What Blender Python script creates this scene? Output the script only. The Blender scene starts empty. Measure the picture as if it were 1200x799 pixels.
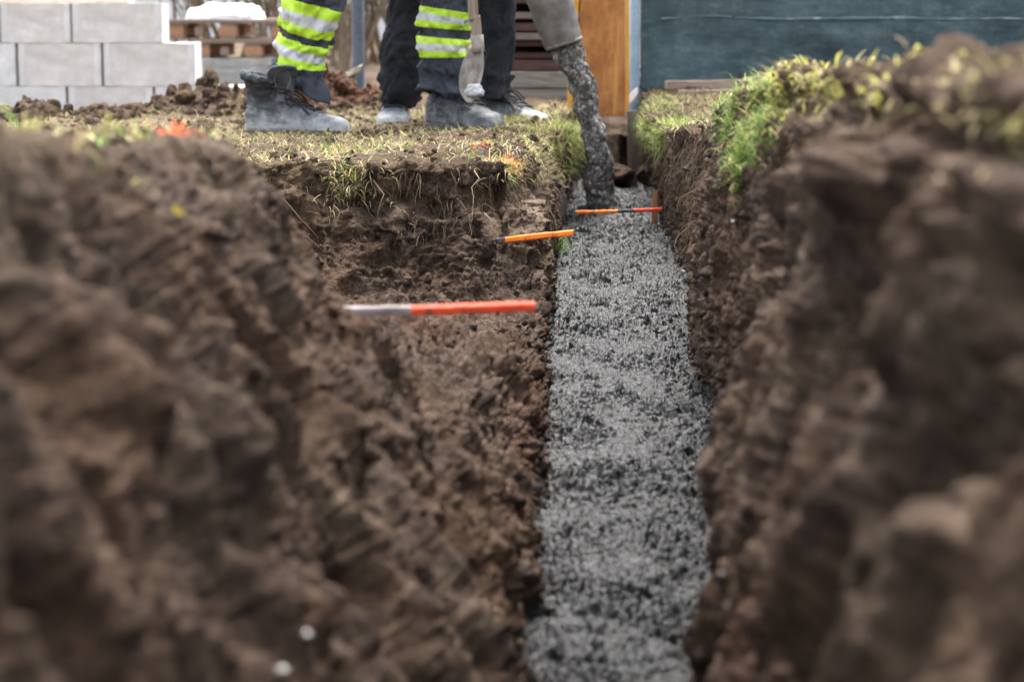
import bpy, bmesh, math, random
import numpy as np
from mathutils import Vector, Matrix
random.seed(7)
rng = np.random.default_rng(11)
PI = math.pi
scene = bpy.context.scene
COL = scene.collection

# ---------------------------------------------------------------- camera model
HC = 0.625                       # lens height above the wet concrete
FPX = 2667.0                     # focal length in photo pixels (1200 wide)
PITCH = math.atan(400.0 / FPX)
SP, CP = math.sin(PITCH), math.cos(PITCH)

def PY(z, Y):
    q = (z - HC) / Y
    v = (q * CP + SP) / (q * SP - CP)
    return 400 + v * FPX

def PXW(px, z, Y):
    q = (z - HC) / Y
    v = (q * CP + SP) / (q * SP - CP)
    t = Y / (CP - v * SP)
    return t * (px - 600.0) / FPX

def W(px, py, Y):
    u = (px - 600.0) / FPX
    v = (py - 400.0) / FPX
    t = Y / (CP - v * SP)
    return Vector((t * u, Y, HC + t * (-SP - v * CP)))

# ---------------------------------------------------------------- noise
def _hash(ix, iy, iz, seed):
    h = (ix.astype(np.uint32) * np.uint32(374761393) + iy.astype(np.uint32) * np.uint32(668265263)
         + iz.astype(np.uint32) * np.uint32(2147483647 - 1274126177) + np.uint32((seed * 974711 + 13) & 0xffffffff))
    h = (h ^ (h >> np.uint32(13))) * np.uint32(1274126177)
    h = h ^ (h >> np.uint32(16))
    h = h * np.uint32(2246822519)
    return h ^ (h >> np.uint32(15))

def vnoise(p, seed=0):
    """smooth gradient noise, about -1..1; p is (N,3)"""
    f = np.floor(p).astype(np.int64)
    w = (p - f).astype(np.float32)
    s = w * w * w * (w * (w * 6 - 15) + 10)
    out = 0
    for dx in (0, 1):
        for dy in (0, 1):
            for dz in (0, 1):
                h = _hash(f[:, 0] + dx, f[:, 1] + dy, f[:, 2] + dz, seed)
                gx = ((h & np.uint32(1023)).astype(np.float32) / 511.5 - 1)
                gy = (((h >> np.uint32(10)) & np.uint32(1023)).astype(np.float32) / 511.5 - 1)
                gz = (((h >> np.uint32(20)) & np.uint32(1023)).astype(np.float32) / 511.5 - 1)
                d = gx * (w[:, 0] - dx) + gy * (w[:, 1] - dy) + gz * (w[:, 2] - dz)
                k = (s[:, 0] if dx else 1 - s[:, 0]) * (s[:, 1] if dy else 1 - s[:, 1]) * (s[:, 2] if dz else 1 - s[:, 2])
                out = out + d * k
    return out * 1.5

def fbm(p, octaves=4, seed=0, gain=0.5):
    o, a, q = 0, 1.0, p
    for i in range(octaves):
        o = o + a * vnoise(q, seed + i * 17)
        a *= gain
        q = q * 2.03 + 3.7
    return o

def worley(p, seed=0):
    """distance to the nearest jittered feature point, cell units"""
    f = np.floor(p - 0.5).astype(np.int64)
    best = np.full(len(p), 9.0, np.float32)
    for dx in (0, 1):
        for dy in (0, 1):
            for dz in (0, 1):
                cx, cy, cz = f[:, 0] + dx, f[:, 1] + dy, f[:, 2] + dz
                h = _hash(cx, cy, cz, seed)
                jx = ((h & np.uint32(1023)).astype(np.float32) / 1023 - .5) * .8 + .5
                jy = (((h >> np.uint32(10)) & np.uint32(1023)).astype(np.float32) / 1023 - .5) * .8 + .5
                jz = (((h >> np.uint32(20)) & np.uint32(1023)).astype(np.float32) / 1023 - .5) * .8 + .5
                d = (p[:, 0] - cx - jx) ** 2 + (p[:, 1] - cy - jy) ** 2 + (p[:, 2] - cz - jz) ** 2
                best = np.minimum(best, d)
    return np.sqrt(best)

def sstep(a, b, x):
    t = np.clip((x - a) / (b - a), 0, 1)
    return t * t * (3 - 2 * t)

# ---------------------------------------------------------------- mesh helpers
def np_mesh(name, verts, faces, mat=None, smooth=True, tint=None, parent=None):
    """verts (N,3), faces (M,k) all of the same size"""
    me = bpy.data.meshes.new(name)
    verts = np.asarray(verts, np.float32)
    faces = np.asarray(faces, np.int32)
    k = faces.shape[1]
    me.vertices.add(len(verts)); me.vertices.foreach_set('co', verts.ravel())
    me.loops.add(faces.size); me.loops.foreach_set('vertex_index', faces.ravel())
    me.polygons.add(len(faces))
    me.polygons.foreach_set('loop_start', np.arange(0, faces.size, k, dtype=np.int32))
    me.polygons.foreach_set('loop_total', np.full(len(faces), k, np.int32))
    me.polygons.foreach_set('use_smooth', np.full(len(faces), smooth))
    me.update(calc_edges=True)
    if tint is not None:
        a = me.color_attributes.new('tint', 'FLOAT_COLOR', 'POINT')
        c = np.ones((len(verts), 4), np.float32)
        tint = np.asarray(tint, np.float32)
        c[:, :tint.shape[1]] = tint
        a.data.foreach_set('color', c.ravel())
    o = bpy.data.objects.new(name, me)
    COL.objects.link(o)
    if mat: me.materials.append(mat)
    if parent: o.parent = parent
    return o

def bm_obj(name, bm, mat=None, parent=None, smooth=False, mats=None):
    me = bpy.data.meshes.new(name)
    bmesh.ops.recalc_face_normals(bm, faces=bm.faces[:])
    bm.to_mesh(me); bm.free()
    if smooth:
        for p in me.polygons: p.use_smooth = True
    for m in (mats or ([mat] if mat else [])): me.materials.append(m)
    o = bpy.data.objects.new(name, me); COL.objects.link(o)
    if parent: o.parent = parent
    return o

def tag(o, label=None, cat=None, group=None, kind=None):
    if label: o['label'] = label
    if cat: o['category'] = cat
    if group: o['group'] = group
    if kind: o['kind'] = kind
    return o

def empty(name, loc=(0, 0, 0), rz=0):
    o = bpy.data.objects.new(name, None); COL.objects.link(o)
    o.location = loc; o.rotation_euler = (0, 0, rz)
    o.empty_display_size = .1
    return o

def box(bm, c, s, bev=0.0, rot=None, rough=0.0, cuts=0):
    """box of size s centred at c added to bm"""
    t = bmesh.new()
    bmesh.ops.create_cube(t, size=1)
    for v in t.verts: v.co = Vector((v.co.x * s[0], v.co.y * s[1], v.co.z * s[2]))
    if bev: bmesh.ops.bevel(t, geom=t.edges[:], offset=bev, segments=2, affect='EDGES', profile=.6)
    if cuts: bmesh.ops.subdivide_edges(t, edges=t.edges[:], cuts=cuts, use_grid_fill=True)
    if rough:
        for v in t.verts:
            v.co += Vector((random.uniform(-1, 1), random.uniform(-1, 1), random.uniform(-1, 1))) * rough
    m = Matrix.Translation(Vector(c)) @ (rot.to_4x4() if rot else Matrix.Identity(4))
    bmesh.ops.transform(t, matrix=m, verts=t.verts[:])
    me = bpy.data.meshes.new('tmp'); t.to_mesh(me); t.free()
    bm.from_mesh(me); bpy.data.meshes.remove(me)

def tube_arrays(paths, radii, sides=5):
    """list of (n,3) paths with equal n -> verts, faces"""
    V, F = [], []
    base = 0
    for P, R in zip(paths, radii):
        P = np.asarray(P, float); n = len(P)
        R = np.broadcast_to(R, n)
        T = np.gradient(P, axis=0)
        T /= np.linalg.norm(T, axis=1)[:, None] + 1e-9
        ref = np.array([0, 0, 1.0]) if abs(T[0, 2]) < .8 else np.array([1.0, 0, 0])
        A = np.cross(T, ref); A /= np.linalg.norm(A, axis=1)[:, None] + 1e-9
        B = np.cross(T, A)
        ang = np.arange(sides) * 2 * PI / sides
        ring = P[:, None] + R[:, None, None] * (np.cos(ang)[None, :, None] * A[:, None] + np.sin(ang)[None, :, None] * B[:, None])
        V.append(ring.reshape(-1, 3))
        i = np.arange(n - 1)[:, None] * sides + np.arange(sides)[None]
        j = np.arange(n - 1)[:, None] * sides + (np.arange(sides)[None] + 1) % sides
        F.append(np.stack([i, j, j + sides, i + sides], -1).reshape(-1, 4) + base)
        base += n * sides
    return np.concatenate(V), np.concatenate(F)

def tube(name, pts, r, mat, parent=None, sides=12, caps=True):
    V, F = tube_arrays([np.array(pts, float)], [r], sides)
    bm = bmesh.new()
    vs = [bm.verts.new(v) for v in V]
    for f in F: bm.faces.new([vs[i] for i in f])
    if caps:
        bm.faces.new(vs[:sides]); bm.faces.new(vs[-sides:])
    return bm_obj(name, bm, mat, parent, smooth=True)

def spline(pts, n):
    pts = np.array(pts, float)
    t = np.linspace(0, len(pts) - 1, n)
    i = np.clip(t.astype(int), 0, len(pts) - 2); f = (t - i)[:, None]
    P = np.vstack([2 * pts[0] - pts[1], pts, 2 * pts[-1] - pts[-2]])
    a, b, c, d = P[i], P[i + 1], P[i + 2], P[i + 3]
    return .5 * ((2 * b) + (-a + c) * f + (2 * a - 5 * b + 4 * c - d) * f ** 2 + (-a + 3 * b - 3 * c + d) * f ** 3)

# ---------------------------------------------------------------- materials
class NT:
    def __init__(s, name, rough=.8, spec=.3):
        s.m = bpy.data.materials.new(name); s.m.use_nodes = True
        s.t = s.m.node_tree; s.b = s.t.nodes['Principled BSDF']
        s.b.inputs['Roughness'].default_value = rough
        s.b.inputs['Specular IOR Level'].default_value = spec
        s.geo = s.t.nodes.new('ShaderNodeTexCoord')
    def n(s, typ, **k):
        x = s.t.nodes.new(typ)
        for a, v in k.items(): setattr(x, a, v)
        return x
    def l(s, a, b): s.t.links.new(a, b)
    def vec(s, scale=(1, 1, 1)):
        m = s.n('ShaderNodeMapping'); m.inputs['Scale'].default_value = scale
        s.l(s.geo.outputs['Object'], m.inputs['Vector']); return m.outputs[0]
    def noise(s, scale, detail=5, rough=.6, vscale=(1, 1, 1)):
        x = s.n('ShaderNodeTexNoise'); x.inputs['Scale'].default_value = scale
        x.inputs['Detail'].default_value = detail; x.inputs['Roughness'].default_value = rough
        s.l(s.vec(vscale), x.inputs['Vector']); return x.outputs['Fac']
    def ramp(s, fac, stops):
        r = s.n('ShaderNodeValToRGB'); s.l(fac, r.inputs[0])
        e = r.color_ramp.elements
        while len(e) < len(stops): e.new(.5)
        for q, (p, c) in zip(e, stops):
            q.position = p; q.color = (c, c, c, 1) if isinstance(c, (int, float)) else (*c, 1)
        return r.outputs[0]
    def mix(s, fac, a, b, mode='MIX'):
        x = s.n('ShaderNodeMix', data_type='RGBA', blend_type=mode)
        for inp, v in ((x.inputs[0], fac), (x.inputs[6], a), (x.inputs[7], b)):
            if isinstance(v, (int, float)): inp.default_value = v
            elif isinstance(v, tuple): inp.default_value = (*v, 1)
            else: s.l(v, inp)
        return x.outputs[2]
    def bump(s, h, strength=.5, dist=.01):
        b = s.n('ShaderNodeBump'); b.inputs['Strength'].default_value = strength
        b.inputs['Distance'].default_value = dist; s.l(h, b.inputs['Height'])
        s.l(b.outputs[0], s.b.inputs['Normal']); return b
    def col(s, c): 
        if isinstance(c, tuple): s.b.inputs['Base Color'].default_value = (*c, 1)
        else: s.l(c, s.b.inputs['Base Color'])
        return s

def simple(name, c1, c2=None, rough=.8, scale=20, bumpd=.002, spec=.3, vscale=(1, 1, 1), metal=0, lo=.35, hi=.65):
    t = NT(name, rough, spec)
    f = t.noise(scale, 6, .65, vscale)
    t.col(t.ramp(f, [(lo, c1), (hi, c2 or c1)]))
    t.b.inputs['Metallic'].default_value = metal
    if bumpd: t.bump(f, .6, bumpd)
    return t.m

# soil: tint attribute R = grassy top, G = pale sandy, B = moist dark / reddish
def soil_material():
    t = NT('soil', .92, .18)
    a = t.n('ShaderNodeAttribute', attribute_name='tint')
    sep = t.n('ShaderNodeSeparateColor'); t.l(a.outputs['Color'], sep.inputs[0])
    big = t.noise(5, 6, .6); mid = t.noise(38, 6, .7); fine = t.noise(260, 5, .7)
    base = t.ramp(mid, [(.28, (.020, .0125, .009)), (.45, (.072, .046, .032)), (.6, (.142, .096, .068)), (.78, (.28, .205, .15))])
    base2 = t.ramp(mid, [(.3, (.045, .025, .015)), (.5, (.118, .070, .043)), (.7, (.20, .126, .082))])
    c = t.mix(t.ramp(big, [(.45, 0.0), (.62, 1.0)]), base, base2)
    c = t.mix(sep.outputs[2], c, t.ramp(mid, [(.3, (.07, .028, .017)), (.7, (.18, .078, .045))]))
    c = t.mix(sep.outputs[1], c, t.ramp(mid, [(.3, (.16, .11, .075)), (.7, (.36, .27, .19))]))
    top = t.ramp(t.noise(70, 6, .75), [(.3, (.06, .04, .022)), (.45, (.15, .11, .055)), (.6, (.22, .17, .09)), (.75, (.11, .125, .04))])
    c = t.mix(sep.outputs[0], c, top)
    c = t.mix(a.outputs['Alpha'], t.ramp(mid, [(.3, (.045, .045, .045)), (.7, (.16, .158, .152))]), c)
    c = t.mix(.7, c, t.ramp(fine, [(.36, .28), (.6, 1.15)]), 'MULTIPLY')
    t.col(c)
    h = t.n('ShaderNodeMath', operation='ADD'); t.l(t.noise(110, 6, .75), h.inputs[0]); t.l(fine, h.inputs[1])
    t.bump(h.outputs[0], 1.0, .010)
    return t.m

def concrete_material(name='wet_concrete', dark=1.0, tone=(1, 1, 1)):
    t = NT(name, .4, .08)
    f = t.noise(130, 6, .75); g = t.noise(9, 4, .6); s = t.noise(420, 3, .6)
    c = t.ramp(f, [(.3, (.010 * dark, .0102 * dark, .0105 * dark)), (.5, (.023 * dark, .0233 * dark, .0243 * dark)), (.7, (.065 * dark, .065 * dark, .065 * dark))])
    c = t.mix(.5, c, t.ramp(g, [(.3, .55), (.7, 1.0)]), 'MULTIPLY')
    vo = t.n('ShaderNodeTexVoronoi'); vo.inputs['Scale'].default_value = 95; t.l(t.vec(), vo.inputs['Vector'])
    sv = t.n('ShaderNodeSeparateColor'); t.l(vo.outputs['Color'], sv.inputs[0])
    c = t.mix(.8, c, t.ramp(sv.outputs[0], [(.1, .55), (.6, 1.0), (.85, 1.6), (.98, 2.6)]), 'MULTIPLY')
    if tone != (1, 1, 1): c = t.mix(1.0, c, tone, 'MULTIPLY')
    t.col(c)
    t.l(t.ramp(s, [(.35, .13), (.65, .34)]), t.b.inputs['Roughness'])
    h = t.n('ShaderNodeMath', operation='ADD'); t.l(f, h.inputs[0]); t.l(s, h.inputs[1])
    t.bump(h.outputs[0], .4, .003)
    return t.m

def tint_material(name, rough=.7, trans=True):
    t = NT(name, rough, .25)
    a = t.n('ShaderNodeAttribute', attribute_name='tint')
    t.l(a.outputs['Color'], t.b.inputs['Base Color'])
    if trans:
        tr = t.n('ShaderNodeBsdfTranslucent'); t.l(a.outputs['Color'], tr.inputs[0])
        mx = t.n('ShaderNodeMixShader'); mx.inputs[0].default_value = .3
        t.l(t.b.outputs[0], mx.inputs[1]); t.l(tr.outputs[0], mx.inputs[2])
        t.l(mx.outputs[0], t.t.nodes['Material Output'].inputs[0])
    return t.m

def boot_material(name='boot_leather', add=.70):
    t = NT(name, .6, .35)
    sep = t.n('ShaderNodeSeparateXYZ'); t.l(t.geo.outputs['Object'], sep.inputs[0])
    f = t.noise(28, 6, .7)
    # dried pale mud, thicker towards the sole
    m = t.n('ShaderNodeMapRange'); m.inputs[1].default_value = .14; m.inputs[2].default_value = .0
    m.inputs[3].default_value = -.12; m.inputs[4].default_value = add
    t.l(sep.outputs[2], m.inputs[0])
    ad = t.n('ShaderNodeMath', operation='ADD'); t.l(f, ad.inputs[0]); t.l(m.outputs[0], ad.inputs[1])
    c = t.ramp(ad.outputs[0], [(.48, (.016, .018, .022)), (.62, (.045, .05, .057)), (.80, (.14, .15, .16)), (.98, (.32, .33, .34))])
    t.col(c); t.bump(t.noise(90, 5, .6), .4, .002)
    return t.m

def cloth_material(name, c1, c2, scale=14):
    t = NT(name, .9, .15)
    f = t.noise(scale, 6, .7)
    t.col(t.ramp(f, [(.35, c1), (.7, c2)]))
    w = t.n('ShaderNodeTexWave'); w.inputs['Scale'].default_value = 260; w.inputs['Distortion'].default_value = .5
    t.l(t.vec(), w.inputs['Vector'])
    h = t.n('ShaderNodeMath', operation='ADD'); t.l(t.noise(30, 5, .6), h.inputs[0]); t.l(w.outputs['Fac'], h.inputs[1])
    t.bump(h.outputs[0], .35, .0025)
    return t.m

def wood_material(name, c1, c2, axis=0, scale=7, rough=.85):
    vs = [9, 9, 9]; vs[axis] = .8
    t = NT(name, rough, .2)
    f = t.noise(scale, 7, .7, tuple(vs)); g = t.noise(6, 3, .6)
    t.col(t.mix(.5, t.ramp(f, [(.3, c1), (.7, c2)]), t.ramp(g, [(.3, .6), (.7, 1.0)]), 'MULTIPLY'))
    t.bump(f, .5, .003)
    return t.m

M = {}
M['soil'] = soil_material()
M['concrete'] = concrete_material(dark=.75)
M['slurry'] = concrete_material('flowing_concrete', 4.2, (1.0, .92, .82))
M['blade'] = tint_material('grass_blade')
M['root'] = tint_material('root_fibre', .85, False)
M['boot'] = boot_material()
M['boot_dark'] = boot_material('dark_boot_leather', .36)
M['boot_inner'] = simple('boot_lining', (.02, .023, .026), (.075, .082, .09), .9, 60)
M['tongue'] = simple('boot_tongue_leather', (.035, .042, .05), (.12, .13, .145), .6, 30, .002, .35)
M['sole'] = simple('boot_rubber', (.03, .03, .03), (.16, .15, .14), .85, 40, .003)
M['lace'] = simple('lace', (.012, .010, .009), (.045, .04, .035), .9, 200, .001)
M['slate'] = cloth_material('slate_work_cloth', (.030, .035, .046), (.085, .093, .115))
M['black'] = cloth_material('black_work_cloth', (.010, .011, .014), (.035, .037, .043))
M['skin'] = simple('skin', (.45, .27, .19), (.5, .31, .22), .5, 20, .0005)
M['neon'] = simple('neon_yellow_tape', (.42, .66, .03), (.52, .78, .06), .55, 40, .0008)
M['silver'] = simple('silver_tape', (.42, .43, .44), (.55, .56, .57), .4, 60, .0008, .5)
M['block'] = simple('cast_concrete_block', (.50, .495, .48), (.72, .71, .69), .9, 9, .004, lo=.3, hi=.7)
M['block_warm'] = simple('warm_cast_concrete_block', (.47, .445, .41), (.70, .67, .63), .9, 7, .004, lo=.3, hi=.7)
M['pallet'] = wood_material('pallet_wood', (.13, .09, .065), (.33, .25, .19), 0)
M['pallet_end'] = wood_material('pallet_block_wood', (.25, .12, .065), (.48, .27, .17), 1)
M['slab'] = simple('grey_slab', (.22, .22, .21), (.38, .38, .36), .9, 12, .003)
M['plastic'] = simple('white_sheet', (.75, .76, .78), (.85, .86, .88), .45, 10, .004, .4)
M['post'] = simple('blue_grey_steel', (.055, .075, .10), (.10, .125, .155), .5, 20, .001, .5)
M['palewood'] = simple('pale_cut_wood', (.45, .40, .31), (.68, .63, .52), .85, 25, .004)
M['bark'] = simple('bark', (.10, .075, .05), (.22, .17, .12), .95, 25, .01, .1, (1, 1, .3))
M['timber_brown'] = wood_material('brown_stained_timber', (.045, .024, .02), (.13, .075, .065), 0)
M['timber_grey'] = wood_material('grey_weathered_timber', (.13, .105, .09), (.27, .225, .19), 0)
M['timber_pale'] = wood_material('pale_weathered_beam', (.17, .155, .13), (.30, .28, .235), 0)
M['log'] = wood_material('lying_board_wood', (.20, .145, .11), (.44, .35, .28), 0)
M['hose'] = simple('mud_coated_rubber', (.075, .068, .058), (.16, .146, .128), .6, 16, .004, .4)
M['pipe_dark'] = simple('hose_lining', (.02, .02, .02), (.04, .04, .04), .7, 16, .002)
M['stake'] = wood_material('raw_stake_wood', (.22, .12, .06), (.45, .27, .14), 2)
M['stake_old'] = wood_material('old_stake_wood', (.13, .095, .08), (.26, .20, .165), 2)

# ---------------------------------------------------------------- the ground sheet
# control sections: world Y -> (px, z) pairs, photo pixel column at that depth
LEFT = {  # base, low, mid, high, rim, back
 0.80: [(600, 0), (470, .12), (250, .25), (0, .38), (-200, .50), (-350, .57)],
 1.10: [(605, 0), (490, .11), (320, .24), (130, .37), (-20, .48), (-110, .555)],
 1.50: [(612, 0), (540, .09), (410, .21), (270, .35), (130, .46), (40, .53)],
 2.00: [(618, 0), (575, .09), (468, .21), (364, .335), (290, .435), (210, .50)],
 2.26: [(625, 0), (594, .10), (492, .21), (384, .335), (308, .435), (262, .485)],
 2.60: [(631, 0), (606, .085), (545, .155), (440, .20), (315, .26), (180, .38)],
 3.10: [(637, 0), (619, .085), (574, .14), (500, .175), (385, .22), (150, .35)],
 3.50: [(639, 0), (627, .06), (592, .09), (535, .09), (390, .12), (150, .31)],
 4.00: [(641, 0), (634, .05), (614, .07), (550, .03), (400, .05), (150, .29)],
 4.28: [(642, 0), (636, .05), (616, .06), (550, .03), (410, .06), (150, .27)],
 4.42: [(642, 0), (637, .07), (618, .10), (565, .075), (430, .09), (170, .275)],
 4.53: [(642, 0), (637, .10), (620, .16), (588, .175), (490, .18), (250, .285)],
 4.62: [(643, 0), (636, .11), (622, .19), (606, .25), (588, .288), (430, .30)],
 5.00: [(644, 0), (641, .11), (636, .19), (626, .25), (606, .292), (450, .295)],
 5.60: [(646, 0), (649, .10), (651, .19), (646, .25), (630, .285), (480, .285)],
 5.95: [(648, 0), (653, .10), (656, .19), (651, .245), (636, .275), (500, .275)],
 6.12: [(640, 0), (622, .08), (610, .13), (600, .17), (590, .20), (520, .255)],
 6.32: [(640, 0), (622, .08), (610, .13), (600, .17), (590, .20), (520, .250)],
 6.46: [(654, 0), (662, .08), (665, .16), (665, .22), (655, .255), (520, .245)],
 7.00: [(662, 0), (666, .08), (667, .16), (667, .23), (660, .258), (520, .243)],
 7.85: [(668, 0), (669, .08), (669, .16), (667, .22), (660, .248), (520, .236)],
 8.05: [(672, .17), (671, .175), (670, .18), (668, .20), (660, .225), (520, .23)],
 9.00: [(680, .17), (678, .175), (676, .18), (668, .19), (650, .20), (520, .205)],
}
RIGHT = {  # base, low, mid, high, rim
 0.80: [(800, 0), (950, .25), (1150, .40), (1350, .52), (1450, .575)],
 1.20: [(835, 0), (888, .20), (1000, .35), (1110, .49), (1180, .568)],
 1.60: [(838, 0), (858, .17), (900, .30), (1000, .475), (1060, .562)],
 2.09: [(838, 0), (846, .11), (880, .30), (935, .45), (985, .555)],
 2.50: [(852, 0), (858, .10), (878, .28), (915, .43), (950, .545)],
 2.70: [(872, 0), (872, .08), (868, .25), (900, .42), (930, .53)],
 2.92: [(892, 0), (884, .05), (872, .20), (884, .40), (908, .515)],
 3.10: [(876, 0), (858, .05), (842, .20), (866, .38), (888, .50)],
 3.60: [(836, 0), (824, .06), (824, .20), (845, .35), (866, .47)],
 4.20: [(832, 0), (820, .06), (820, .19), (835, .31), (850, .425)],
 4.70: [(830, 0), (826, .07), (826, .19), (836, .29), (845, .385)],
 4.92: [(817, 0), (826, .08), (833, .18), (836, .26), (838, .350)],
 5.30: [(803, 0), (808, .08), (812, .17), (812, .24), (816, .320)],
 5.90: [(788, 0), (788, .08), (788, .16), (786, .23), (784, .290)],
 6.40: [(777, 0), (776, .08), (774, .16), (771, .22), (769, .278)],
 6.60: [(777, 0), (781, .08), (784, .16), (784, .22), (782, .272)],
 7.00: [(774, 0), (772, .08), (768, .16), (764, .22), (762, .270)],
 7.85: [(772, 0), (770, .08), (767, .16), (763, .22), (760, .262)],
 8.05: [(772, .17), (770, .18), (767, .19), (763, .23), (760, .260)],
 9.00: [(760, .17), (762, .18), (764, .19), (766, .22), (770, .255)],
}
def pchip(xs, ys, x):
    xs = np.array(xs, float); ys = np.array(ys, float)
    h = np.diff(xs); d = np.diff(ys) / h
    m = np.zeros_like(ys); m[0], m[-1] = d[0], d[-1]
    for i in range(1, len(xs) - 1):
        if d[i - 1] * d[i] > 0:
            w1, w2 = 2 * h[i] + h[i - 1], h[i] + 2 * h[i - 1]
            m[i] = (w1 + w2) / (w1 / d[i - 1] + w2 / d[i])
    x = np.clip(x, xs[0], xs[-1])
    i = np.clip(np.searchsorted(xs, x) - 1, 0, len(xs) - 2)
    t = (x - xs[i]) / h[i]
    return ((2 * t**3 - 3 * t**2 + 1) * ys[i] + (t**3 - 2 * t**2 + t) * h[i] * m[i]
            + (-2 * t**3 + 3 * t**2) * ys[i + 1] + (t**3 - t**2) * h[i] * m[i + 1])

def rows():
    ys = [-4.0, -2.5, -1.5, -.8, -.3, 0, .2, .35, .5]
    y = .6
    while y < 9.3:
        ys.append(y)
        st = .0026 * y if y > 2 else .0045 * y
        if 2.3 < y < 7: st = .0021 * y
        if 4.22 < y < 4.68: st = .0022
        if 6.0 < y < 6.5: st = .005
        if 7.8 < y < 8.15: st = .006
        ys.append(y); y += st
        ys.pop()
    ys += list(np.linspace(9.35, 14, 110))
    ys += [14.3, 15, 16, 18, 20, 23, 27, 32, 40, 55, 80, 130, 220, 400]
    return np.array(ys)
YS = rows()
def sect(tab, k):
    ks = sorted(tab)
    X = pchip(ks, [PXW(tab[q][k][0], tab[q][k][1], q) for q in ks], YS)
    Z = pchip(ks, [tab[q][k][1] for q in ks], YS)
    return X, Z
ZL = lambda X, Y: np.interp(Y, [0, 2.2, 2.6, 3.2, 4.3, 4.7, 6, 6.67, 8.3, 10, 12, 30, 100], [.56, .50, .44, .38, .30, .292, .262, .238, .225, .05, -.09, -.10, -.2])
ZR = lambda X, Y: np.interp(Y, [0, 1.6, 2.5, 3.5, 4.5, 5.5, 6.4, 8, 9, 12, 30, 100], [.58, .57, .54, .48, .40, .32, .282, .268, .262, .2, .0, -.2])
knots_x, knots_z, counts = [], [], []
def add_knot(X, Z, n): knots_x.append(X); knots_z.append(Z); counts.append(n)
one = np.ones_like(YS)
lb = [sect(LEFT, k) for k in range(6)]
rb = [sect(RIGHT, k) for k in range(5)]
bx_ = np.minimum(lb[5][0], 0)
add_knot(-300 * one, ZL(0, YS), 3)
add_knot(-30 * one, ZL(0, YS), 5)
add_knot(-8 * one, ZL(0, YS), 40)
add_knot(np.minimum(-2.8 * one, bx_ - 1), ZL(0, YS), 130)
add_knot(bx_ - .35, ZL(0, YS), 70)
add_knot(*lb[5], 75); add_knot(*lb[4], 80); add_knot(*lb[3], 80); add_knot(*lb[2], 70); add_knot(*lb[1], 55)
add_knot(*lb[0], 10)
floorz = np.where(YS < 7.9, -.10, .165)
add_knot(lb[0][0] + .04, floorz + 0, 6)
add_knot(rb[0][0] - .04, floorz + 0, 10)
add_knot(*rb[0], 50); add_knot(*rb[1], 60); add_knot(*rb[2], 70); add_knot(*rb[3], 75); add_knot(*rb[4], 60)
add_knot(rb[4][0] + .14, ZR(0, YS) + .005, 70)
add_knot(rb[4][0] + .55, ZR(0, YS), 60)
add_knot(rb[4][0] + 2.2, ZR(0, YS), 30)
add_knot(8 * one, ZR(0, YS), 6); add_knot(30 * one, ZR(0, YS), 3)
add_knot(300 * one, ZR(0, YS), 1)
KX, KZ = np.array(knots_x), np.array(knots_z)
tk = []
for k, n in enumerate(counts[:-1]): tk += list(k + np.arange(n) / n)
tk.append(len(counts) - 1)
tk = np.array(tk)
k0 = np.minimum(tk.astype(int), len(counts) - 2); kf = (tk - k0)[:, None]
GX = KX[k0] * (1 - kf) + KX[k0 + 1] * kf
GZ = KZ[k0] * (1 - kf) + KZ[k0 + 1] * kf
# soften the corners of the cross-section (not at the coarse far ends)
core = (tk > 3) & (tk < 20)
for A in (GX, GZ):
    for it in range(10):
        B = A.copy(); B[1:-1] = .25 * A[:-2] + .5 * A[1:-1] + .25 * A[2:]
        A[core] = B[core]
GX, GZ = GX.T, GZ.T                                   # rows x cols
GY = np.repeat(YS[:, None], GX.shape[1], 1)
NR, NC = GX.shape
P = np.stack([GX, GY, GZ], -1)
TK = np.repeat(tk[None], NR, 0)
def grid_normals(P):
    dv = np.gradient(P, axis=0); du = np.gradient(P, axis=1)
    n = np.cross(du, dv)
    return n / (np.linalg.norm(n, axis=2)[..., None] + 1e-12)
N = grid_normals(P)
p = P.reshape(-1, 3); n = N.reshape(-1, 3); t_ = TK.ravel()
X, Y, Z = p.T
# distance weight: only shape what is near
nearw = sstep(14, 9, Y) * sstep(9, 3, np.abs(X)) * sstep(-1, .3, Y)
isL = t_ < 11; 
wallL = sstep(4.6, 6.2, t_) * (t_ < 11.5); wallR = (t_ > 11.5) * sstep(18.6, 17.2, t_)
wall = np.maximum(wallL, wallR)
topm = 1 - wall
# slump: on walls use noise stretched along the cut (downwards)
q = p.copy(); 
big = fbm(q * [5, 3.2, 5], 3, 3)
mid = fbm(q * [17, 15, 17], 4, 21, .55)
streak = fbm(np.stack([Y * 24, t_ * 1.3, X * 5], 1), 4, 40, .6)
base_k = 1 - .5 * np.exp(-((t_ - 10) / .7) ** 2) - .5 * np.exp(-((t_ - 13) / .7) ** 2)
far_k = sstep(2.0, 3.2, Y)
w1 = worley(q * 26 + 1.3 * mid[:, None], 5); w2 = worley(q * 62 + mid[:, None], 6)
w3 = worley(q * 135 + mid[:, None], 9)
fine = fbm(q * 95, 3, 60, .6)
clodmask = sstep(-.3, .45, fbm(q * 7, 2, 77))
d = wall * (base_k * (.018 * big + .012 * mid * (.45 + .55 * far_k)) + .014 * streak + far_k * (clodmask * (.014 * (.6 - w1)) + .011 * (.55 - w2)) + .0055 * (.5 - w3) + .004 * fine)
d += topm * (.007 * big + .008 * mid + clodmask * .010 * (.6 - w1) + .005 * (.55 - w2) + .0015 * fine)
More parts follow.
